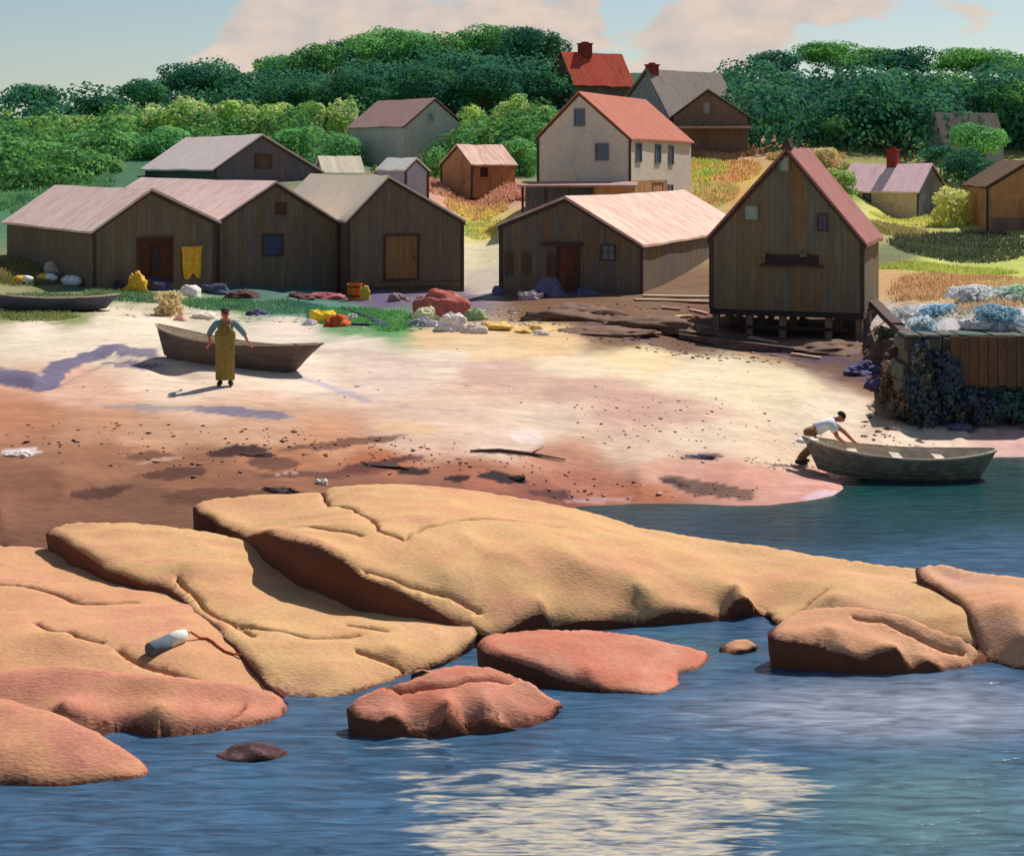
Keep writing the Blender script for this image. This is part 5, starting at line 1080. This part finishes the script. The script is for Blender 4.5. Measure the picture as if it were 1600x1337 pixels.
# bib apron, chest to shin, curving round the front, with folds
vs = []; fs = []; nu_, nv_ = 19, 22
for j in range(nv_):
    v = j/(nv_-1); z = 1.38-v*1.24; wd_ = .12 if v < .06 else min(.125+(v-.06)*1.2, .235) if v < .3 else .215-.0*v; dep = .15+.02*math.sin(v*3)
    for i in range(nu_):
        u = (i/(nu_-1)-.5)*2; fold = .012*math.sin(u*13+v*3)*v
        vs.append((u*wd_*(1 if abs(u) < .9 else .985), .02-(dep+.012)*math.sqrt(max(0, 1-(u*.86)**2))+(-.0)+fold*1, z))
for j in range(nv_-1):
    for i in range(nu_-1): a_ = j*nu_+i; fs.append([a_, a_+nu_, a_+nu_+1, a_+1])
ap = MB().add(vs, fs).build('apron', M['oil'], rt, smooth=True); sd_ = ap.modifiers.new('solid', 'SOLIDIFY'); sd_.thickness = .012
for s_ in (-1, 1):
    MB().tube([(s_*.09, -.125, 1.37), (s_*.10, -.07, 1.475), (s_*.09, .03, 1.505), (s_*.05, .12, 1.42)], .012, 6, .6).build('strap', M['oil'], rt, smooth=True)
    MB().tube([(s_*.105, .06, .07), (s_*.115, .0, .075), (s_*.13, -.10, .06), (s_*.137, -.17, .045)], [.05, .062, .055, .035], 10, .85).build('boot', M['boot'], rt, smooth=True)
# the bending man at the inlet
fx, fy = (1248-800)/F*31.95, 31.95; rt = empty('person', (fx, fy, tz1(fx, fy)), math.radians(-4), 'man in a white shirt and brown trousers bending over the end of the floating dory', 'person')
J = {'pelvis': (.26, .02, .66, (.14, .14)), 'waist': (.42, .02, .76, (.13, .125)), 'chest': (.60, .0, .87, (.15, .155)), 'neckb': (.71, -.02, .93, .07), 'neck': (.78, -.03, .95, .055)}
E = [('pelvis', 'waist'), ('waist', 'chest'), ('chest', 'neckb'), ('neckb', 'neck')]
hc = (.86, -.05, .99); fw_, up_ = (.62, -.25, -.62), (.62, -.1, .65); head_joints(J, E, 'neck', hc, fw_, up_)
for s_, n_, el, wr in ((-1, 'n', (.74, -.30, .64), (.84, -.40, .56)), (1, 'f', (.92, -.04, .70), (1.10, -.28, .52))):
    J[n_+'sh'] = (.67, s_*.18, .86, .064); J[n_+'el'] = (*el, .05); J[n_+'wr'] = (*wr, .032)
    E += [('chest', n_+'sh'), (n_+'sh', n_+'el'), (n_+'el', n_+'wr')]; hand(J, E, n_, n_+'wr', s_, (.75, -.35, -.2), (0, -.2, -1), .6)
    J[n_+'hip'] = (.22, s_*.10, .64, .10); kx = .26 if s_ < 0 else .32; J[n_+'kn'] = (kx, s_*.14, .37, .066); ax_ = -.04 if s_ < 0 else .04; J[n_+'an'] = (ax_, s_*.15, .10, .042); J[n_+'to'] = (ax_+.16, s_*.16, .04, (.03, .042))
    E += [('pelvis', n_+'hip'), (n_+'hip', n_+'kn'), (n_+'kn', n_+'an'), (n_+'an', n_+'to')]
skin('body', J, E, M['skin'], rt); head_parts(rt, hc, fw_, up_, hat=False)
S = pick(J, ['waist', 'pelvis', 'chest', 'neckb', 'nsh', 'fsh'], .045, None); S['neckb'] = (*S['neckb'][:3], .075)
S = {k: S[k] for k in ['chest', 'waist', 'neckb', 'nsh', 'fsh']}; S['tail'] = (.31, .02, .695, (.175, .165))
S['ncf'] = mid(J['nsh'], J['nel'], .75, .085); S['fcf'] = mid(J['fsh'], J['fel'], .75, .085)
skin('shirt', S, [('chest', 'waist'), ('waist', 'tail'), ('chest', 'neckb'), ('chest', 'nsh'), ('nsh', 'ncf'), ('chest', 'fsh'), ('fsh', 'fcf')], M['shirt_white'], rt)
T = pick(J, ['pelvis', 'nhip', 'nkn', 'nan', 'fhip', 'fkn', 'fan'], .045, None); T['waist'] = mid(J['pelvis'], J['waist'], .7, (.14, .135))
for n_ in 'nf': T[n_+'kn'] = (*T[n_+'kn'][:3], .095); T[n_+'an'] = (*T[n_+'an'][:3], .075)
skin('trousers', T, [('pelvis', 'waist'), ('pelvis', 'nhip'), ('nhip', 'nkn'), ('nkn', 'nan'), ('pelvis', 'fhip'), ('fhip', 'fkn'), ('fkn', 'fan')], M['trous'], rt)
for n_ in 'nf':
    x, y, z = J[n_+'an'][:3]; MB().tube([(x-.05, y, .07), (x, y, .08), (x+.12, y, .06), (x+.2, y, .045)], [.045, .06, .055, .035], 10, .85).build('boot', M['boot'], rt, smooth=True)
# ---------------------------------------------------------------- gear, stones and timber lying about
def blobmesh(w, d, h, seed, rough=.25, n=34, m=18, square=1.0):
    vs = []; fs = []
    for i in range(m+1):
        th = math.pi*.56*i/m
        for k in range(n):
            ph = 2*math.pi*k/n; x, y, z = math.sin(th)*math.cos(ph), math.sin(th)*math.sin(ph), math.cos(th)
            x, y = [math.copysign(abs(q)**square, q) for q in (x, y)]
            q = 1+rough*(float(vnoise(x*1.7+seed, y*1.7, z*1.7))+.5*float(vnoise(x*4+seed, y*4, z*4))+.28*float(vnoise(x*9+seed, y*9, z*9)))
            vs.append((x*w/2*q, y*d/2*q, z*h*q-.02))
    for i in range(m):
        for k in range(n): k2 = (k+1) % n; fs.append([i*n+k, (i+1)*n+k, (i+1)*n+k2, i*n+k2])
    return MB().add(vs, fs)
gear_m = {}
def gm(c):
    if c not in gear_m:
        v = lambda s: tuple(max(0, min(255, x+s)) for x in c); gear_m[c] = pmat('cloth_%d' % len(gear_m), [v(-14), c, v(12)], noise=4, fine=12, fvar=.14, bump=.5, bdist=.02)
    return gear_m[c]
def heap(name, label, px, py, wpx, hpx, c, cat, rough=.3, square=1.0, group=None, dpx=None, seed=None, tie=None):
    p = gp(px, py); w = wpx/F*p.y; h = hpx/F*p.y; s = seed or px*.37
    o = blobmesh(w, (dpx/F*p.y if dpx else w*.7), h, s, rough, square=square)
    ob = o.build(name, gm(c), None, smooth=rough < .2 or 'stone' not in name); ob.location = p; ob.rotation_euler = (0, 0, random.Random(int(px)).uniform(-.4, .4))
    return tag(ob, label, cat, group)
def stone(label, px, py, wpx, hpx, c, **k): return heap('stone', label, px, py, wpx, hpx, c, 'stone', rough=.35, square=.8, **k)
def float_(label, px, py, wpx, c1, c2, group=None, rz=0):
    p = gp(px, py); s = wpx/F*p.y; root = empty('net_float', p+Vector((0, 0, s*.17)), rz, label, 'net float', group)
    R = Matrix.Rotation(math.pi/2, 3, 'Y')
    MB().lathe([(.02, -.5*s), (.12*s, -.46*s), (.21*s, -.25*s), (.22*s, 0)], 12, rot=R).build('painted_end', gm(c2), root, smooth=True)
    MB().lathe([(.22*s, 0), (.21*s, .25*s), (.12*s, .46*s), (.02, .5*s)], 12, rot=R).build('body', gm(c1), root, smooth=True)
    MB().lathe([(.025*s, -.62*s), (.025*s, -.44*s)], 8, rot=R).build('spindle', M['post'], root)
    return root
GF = 'net floats and cloths in the grass at the left'
float_('white net float with a yellow end farthest left by the blue dory', 36, 444, 34, (228,226,218), (226,172,50), GF, .2)
float_('white and yellow net float second from the left edge', 74, 441, 36, (214,218,222), (226,180,40), GF, -.3)
float_('all white net float third from the left edge', 112, 446, 40, (220,222,224), (214,214,220), GF, -.5)
stone('pinkish grey stone against the wall of the far left shed', 82, 430, 26, 18, (190,168,160))
heap('tarpaulin', 'blue grey tarpaulin bunched at the far left shed wall', 112, 434, 42, 14, (88,86,112), 'tarpaulin')
heap('net_heap', 'dark purple net heap beside a peach cloth', 134, 443, 22, 16, (84,60,74), 'net heap')
heap('sailcloth', 'peach coloured cloth in the grass by the far left shed corner', 152, 443, 30, 14, (214,172,150), 'cloth')
heap('net_heap', 'small dark purple net heap left of the yellow oilskin', 186, 452, 20, 14, (70,56,84), 'net heap')
heap('oilskin', 'yellow oilskin dropped in front of the far left shed door', 212, 456, 34, 24, (232,176,54), 'oilskin', rough=.45)
heap('net_heap', 'dark blue net heap below the wide dark doorway', 240, 452, 50, 18, (66,62,92), 'net heap')
heap('sailcloth', 'square white cloth below the yellow net', 296, 462, 34, 17, (232,220,212), 'cloth', square=.6, rough=.12)
heap('net_heap', 'long dark blue net heap under the gap between two sheds', 336, 458, 50, 16, (74,74,104), 'net heap')
heap('net_heap', 'dark brown net heap at the foot of the second fish shed', 380, 466, 56, 12, (86,56,54), 'net heap')
heap('net_heap', 'brown net heap at the right foot of the second fish shed', 466, 466, 40, 10, (92,60,56), 'net heap')
heap('sailcloth', 'dull red cloth left of the orange tub', 512, 468, 60, 12, (166,92,96), 'cloth')
heap('oilskin', 'bright yellow oilskin coat on the grass beside a red net', 502, 504, 44, 20, (240,196,40), 'oilskin', rough=.4)
heap('net_heap', 'orange red net lying against the yellow oilskin', 527, 510, 38, 18, (196,84,40), 'net heap', rough=.45)
stone('white stone left of the yellow oilskin', 484, 508, 24, 10, (220,214,210)); stone('small white stone right of the orange red net', 549, 500, 20, 10, (226,216,214))
heap('net_heap', 'dark mound of wet net in the sand right of the standing man', 401, 492, 34, 10, (78,72,108), 'net heap')
heap('sailcloth', 'pink cloth on the sand just left of the standing man', 281, 501, 24, 8, (222,160,152), 'cloth', rough=.2)
heap('sailcloth', 'pale sail cloth spread on the sand behind the standing man', 320, 498, 44, 12, (228,214,196), 'cloth', rough=.35)
# tub
p = gp(554, 469); s = p.y/F; t = empty('tub', p, 0, 'orange tub with a yellow side standing at the corner of the third shed', 'tub')
MB().lathe([(10*s, -.05), (12.5*s, 26*s), (11.4*s, 26*s), (9.5*s, 6*s), (0.001, 6*s)], 18).build('tub_body', gm((212,104,44)), t, smooth=False)
for z in (6, 20): MB().lathe([((10.4+z*.1)*s, z*s), ((11.1+z*.1)*s, z*s), ((11.2+z*.1)*s, (z+2)*s), ((10.5+z*.1)*s, (z+2)*s)], 18).build('hoop', M['dark'], t)
heap('net_heap', 'yellow net hanging out beside the orange tub', 570, 469, 18, 24, (214,176,60), 'net heap')
# yellow net hung on the first shed
x0, z1_ = sA.front(281, 385); x1, z0_ = sA.front(316, 431)
vs = []; fs = []; a_, b_ = 14, 16
for j in range(b_):
    for i in range(a_):
        u, v = i/(a_-1), j/(b_-1); w_ = 1-.25*v
        vs.append((x0+(x1-x0)*(.5+(u-.5)*w_)+.02*math.sin(v*7+u*3), -.09-.05*math.sin(u*16+v*2)-.04*v, z1_+(z0_-z1_)*v*(1+.10*math.sin(u*9))))
for j in range(b_-1):
    for i in range(a_-1): k_ = j*a_+i; fs.append([k_, k_+a_, k_+a_+1, k_+1])
mb = MB(); mb.add([sA.P+sA.R @ Vector(v) for v in vs], fs); lc = tuple(sA.P+sA.R @ Vector(((x0+x1)/2, -.1, z0_)))
o = mb.build('hanging_net', gm((224,168,56)), smooth=True, loc=lc); sd_ = o.modifiers.new('solid', 'SOLIDIFY'); sd_.thickness = .03
tag(o, 'yellow net hanging on the front of the far left shed', 'net')
# oars
def bar(name, label, cat, a, b, rad, c, blade=False, group=None, flat=1):
    A, B = on(*a), on(*b); A.z += rad; B.z += rad; root = empty(name, (A+B)/2, 0, label, cat, group); o_ = (A+B)/2
    if blade:
        q = A+(B-A)*.72; MB().tube([A-o_, q-o_], [rad*.8, rad], 8).build('loom', gm(c), root); dd = (B-A).normalized()
        MB().tube([q-o_, q+dd*.15-o_, B-dd*.1-o_, B-o_], [rad, rad*2.6, rad*2.9, rad*1.2], 10, .28).build('blade', gm(c), root)
    else:
        pass
    return root
bar('oar', 'dark blue oar slanting down to the right in the grass', 'oar', (534, 482), (604, 509), .045, (60,62,104), True, 'oars')
bar('oar', 'dark blue oar lying flatter below the slanting one', 'oar', (548, 509), (606, 511), .045, (56,60,100), True, 'oars')
def plank(label, a, b, wpx, c, name='plank', cat='plank', group=None, thick=.05, lift=0.02, z1=0, z2=0):
    A, B = on(*a), on(*b); A.z += z1; B.z += z2; d = B-A; Ln = d.length; o_ = (A+B)/2; w = wpx/F*o_.y/ .16 * .35
    rz = math.atan2(d.y, d.x); pt = -math.asin(d.z/Ln)
    mb = MB(); n = 6; rr = random.Random(int(a[0]+b[0]))
    vs = []; fs = []
    for i in range(n+1):
        x = (i/n-.5)*Ln; jj = rr.uniform(-.01, .01); e = rr.uniform(.9, 1.05)
        for y, z in ((-w/2*e, 0), (w/2*e, 0), (w/2*e, thick), (-w/2*e, thick)): vs.append((x, y+jj, z+jj*.5))
    for i in range(n):
        for k in range(4): k2 = (k+1) % 4; fs.append([i*4+k, (i+1)*4+k, (i+1)*4+k2, i*4+k2])
    fs += [[0, 1, 2, 3], [n*4+3, n*4+2, n*4+1, n*4]]
    ob = mb.add(vs, fs).build(name, gm(c)); ob.location = o_+Vector((0, 0, lift)); ob.rotation_euler = (0, pt, rz)
    return tag(ob, label, cat, group)
heap('net_heap', 'big dull red net heap in the gap between the third shed and the long shed', 690, 496, 92, 40, (178,96,84), 'net heap', rough=.22)
heap('net_heap', 'pale green net heap at the right foot of the big red net heap', 744, 500, 34, 18, (142,164,110), 'net heap')
stone('large cream stone at the edge of the grass left of the red net heap', 666, 500, 44, 20, (232,222,176)); stone('flat grey stone in front of the large cream stone', 662, 510, 44, 12, (160,156,168))
stone('large white stone in front of the red net heap', 706, 516, 50, 26, (226,214,206)); stone('low white stone at the right end of the pale stones', 742, 520, 36, 14, (222,206,192))
stone('round pinkish stone in the shade before the third shed', 657, 472, 16, 11, (212,164,156)); stone('brown and white stone before the third shed', 622, 470, 36, 12, (160,132,128))
heap('weed_heap', 'golden weed heap right of the pale stones', 778, 514, 60, 9, (224,182,96), 'weed heap', rough=.5); heap('weed_heap', 'golden weed heap where the sand meets the brown bank', 838, 519, 60, 8, (222,180,100), 'weed heap', rough=.5)
stone('pale mauve stone at the corner of the long brown shed', 828, 468, 36, 14, (182,164,164)); stone('small white stone below the brown bank', 845, 522, 30, 7, (224,208,196))
heap('net_heap', 'purple grey net heap beside the reddish plank door', 862, 462, 54, 22, (100,98,128), 'net heap', rough=.45); heap('net_heap', 'dark blue net heap right of the reddish plank door', 915, 462, 34, 12, (84,82,118), 'net heap', rough=.45)
heap('net_heap', 'tiny blue net heap left of the long shed corner', 778, 462, 18, 14, (96,92,130), 'net heap', rough=.4)
GB = 'mounds of brown earth on the bank'
for a in [('long brown mound of weed below the long shed', 900, 496, 150, 20), ('wide brown mound of weed at the middle of the bank', 1020, 512, 170, 20), ('brown mound of weed in front of the net loft right stilts', 1290, 548, 170, 14), ('brown mound of weed at the right end of the bank', 1385, 560, 70, 26), ('low brown mound of weed at the lower edge of the bank', 950, 520, 140, 10)]:
    heap('weed_mound', a[0], a[1], a[2], a[3], a[4], (112,84,66), 'mound', rough=.3, group=GB)
GPk = 'loose planks on the bank'
plank('grey plank lying below the long brown shed', (893, 486), (986, 498), 5, (170,156,158), group=GPk); plank('longest pale plank beside the net loft', (992, 470), (1112, 474), 6, (212,186,156), group=GPk)
plank('pale cream plank behind the longest one', (1004, 464), (1110, 466), 5, (222,202,170), group=GPk); plank('short pinkish plank below the longest one', (1034, 483), (1062, 485), 5, (206,156,126), group=GPk); plank('short cream plank at the middle of the bank', (1054, 497), (1080, 495), 5, (222,196,150), group=GPk)
plank('pink plank left of the net loft stilts', (1078, 486), (1106, 492), 5, (196,150,128), group=GPk); plank('long brown beam across the middle of the bank', (960, 506), (1120, 530), 6, (118,92,80), group=GPk, thick=.14); plank('long dark beam along the lower edge of the bank', (1060, 530), (1240, 552), 6, (92,72,66), group=GPk, thick=.14)
plank('tan plank in front of the net loft', (1170, 530), (1226, 540), 4, (196,164,136), group=GPk); plank('pale broken plank below the net loft', (1236, 556), (1282, 562), 4, (200,168,140), group=GPk); plank('tan plank lying right of the broken one', (1290, 546), (1332, 550), 4, (206,158,130), group=GPk)
plank('dark beam leaning at the right corner of the net loft', (1362, 500), (1420, 534), 8, (80,56,48), group=GPk, thick=.16, z1=.5); plank('thin tan stick leaning beside the dark beam', (1356, 528), (1392, 508), 1.2, (212,160,118), group=GPk, z2=.25)
stone('blue grey stone at the lower right end of the bank', 1348, 584, 60, 18, (92,88,124)); stone('dark blue stone where the bank meets the sand', 1372, 606, 34, 16, (84,80,118)); stone('pale lilac stone in front of the quay corner', 1402, 584, 16, 14, (182,182,206))
heap('weed_heap', 'orange yellow weed at the foot of the quay wall', 1440, 661, 44, 9, (214,164,52), 'weed heap', rough=.5); stone('dark stone at the foot of the quay wall', 1500, 671, 34, 10, (84,86,112)); 
stone('large white stone on the quay top at the middle', 1525, 514, 50, 12, (216,212,204)); stone('pale pink stone on the quay top at the right edge', 1590, 516, 40, 10, (206,194,194))
stone('small white stone on the brown flats behind the golden ledge', 503, 755, 20, 8, (228,220,206)); stone('flat white stone on the brown flats at the far left', 32, 710, 40, 6, (222,206,196))
heap('weed_mound', 'dark weed clump on the brown flats left of centre', 400, 712, 60, 5, (74,50,46), 'weed clump', rough=.5, dpx=20, group='dark weed clumps on the flats'); heap('weed_mound', 'dark weed clump on the brown flats near the centre', 590, 728, 70, 5, (76,52,48), 'weed clump', rough=.5, dpx=20, group='dark weed clumps on the flats'); heap('weed_mound', 'dark weed clump behind the left end of the golden ledge', 440, 768, 70, 7, (72,50,46), 'weed clump', rough=.5, dpx=24, group='dark weed clumps on the flats')
heap('weed_mound', 'dark purple weed clump on the pink sand', 1104, 717, 34, 5, (80,66,84), 'weed clump', rough=.5, dpx=14, group='dark weed clumps on the flats'); heap('weed_mound', 'dark weed clump on the brown flats right of centre', 800, 748, 44, 6, (64,46,46), 'weed clump', rough=.5, dpx=16, group='dark weed clumps on the flats')
# driftwood stick
A = [on(735, 708), on(780, 706), on(830, 712), on(884, 722)]; c0 = A[0]; mb = MB(); mb.tube([p-c0+Vector((0, 0, .03)) for p in A], [.02, .035, .03, .012], 7); mb.tube([A[2]-c0+Vector((0, 0, .03)), A[2]-c0+Vector((.25, .12, .14))], [.02, .006], 6)
o = mb.build('driftwood', gm((84,64,58)), smooth=True); o.location = c0; tag(o, 'thin dark driftwood stick on the pale sand at the centre', 'driftwood')
# spar buoy with its red line, lying on the flat shelf
dg = bpy.context.evaluated_depsgraph_get(); dg.update()
def hit(px, py):
    d = Vector(((px-800)/F, 1, -(py-HY)/F)).normalized(); r_ = SC.ray_cast(dg, Vector((0, 0, H)), d); return r_[1]
a, b = hit(232, 1026), hit(292, 1000); ax_ = (b-a); ln = ax_.length; ax_.normalize(); ctr = (a+b)/2+Vector((0, 0, .085)); rt = empty('spar_buoy', ctr, 0, 'old buoy painted half blue grey and half white lying on the granite', 'buoy')
Q = ax_.to_track_quat('Z', 'Y').to_matrix()
M['b_blue'] = gm((84,96,108)); M['b_white'] = gm((224,222,212))
MB().lathe([(.02, -ln*.5), (.075, -ln*.5), (.088, -ln*.46), (.088, 0)], 14, rot=Q).build('lower_half', M['b_blue'], rt, smooth=True); MB().lathe([(.088, 0), (.086, ln*.3), (.06, ln*.46), (.02, ln*.5)], 14, rot=Q).build('upper_half', M['b_white'], rt, smooth=True)
MB().lathe([(.016, ln*.46), (.014, ln*.56)], 8, rot=Q).build('eye', M['post'], rt)
rp = [hit(*q) for q in ((298, 999), (312, 998), (324, 999), (333, 1004), (342, 1012), (352, 1019), (364, 1023), (378, 1025))]; c0 = rp[0].copy(); rp[0].z += .08
mb = MB(); mb.tube([p-c0+Vector((0, 0, .016)) for p in rp], .014, 7); o = mb.build('rope', gm((176,72,44)), smooth=True); o.location = c0; tag(o, 'short red line trailing from the old buoy over the granite', 'rope')
# rag over the end of the floating dory
p = Vector(((1262-800)/F*31.4, 31.4, .70)); o = blobmesh(.42, .3, .07, 3.3, .4).build('rag', gm((230,226,216)), smooth=True); o.location = p; tag(o, 'white rag draped over the end of the floating dory', 'rag')
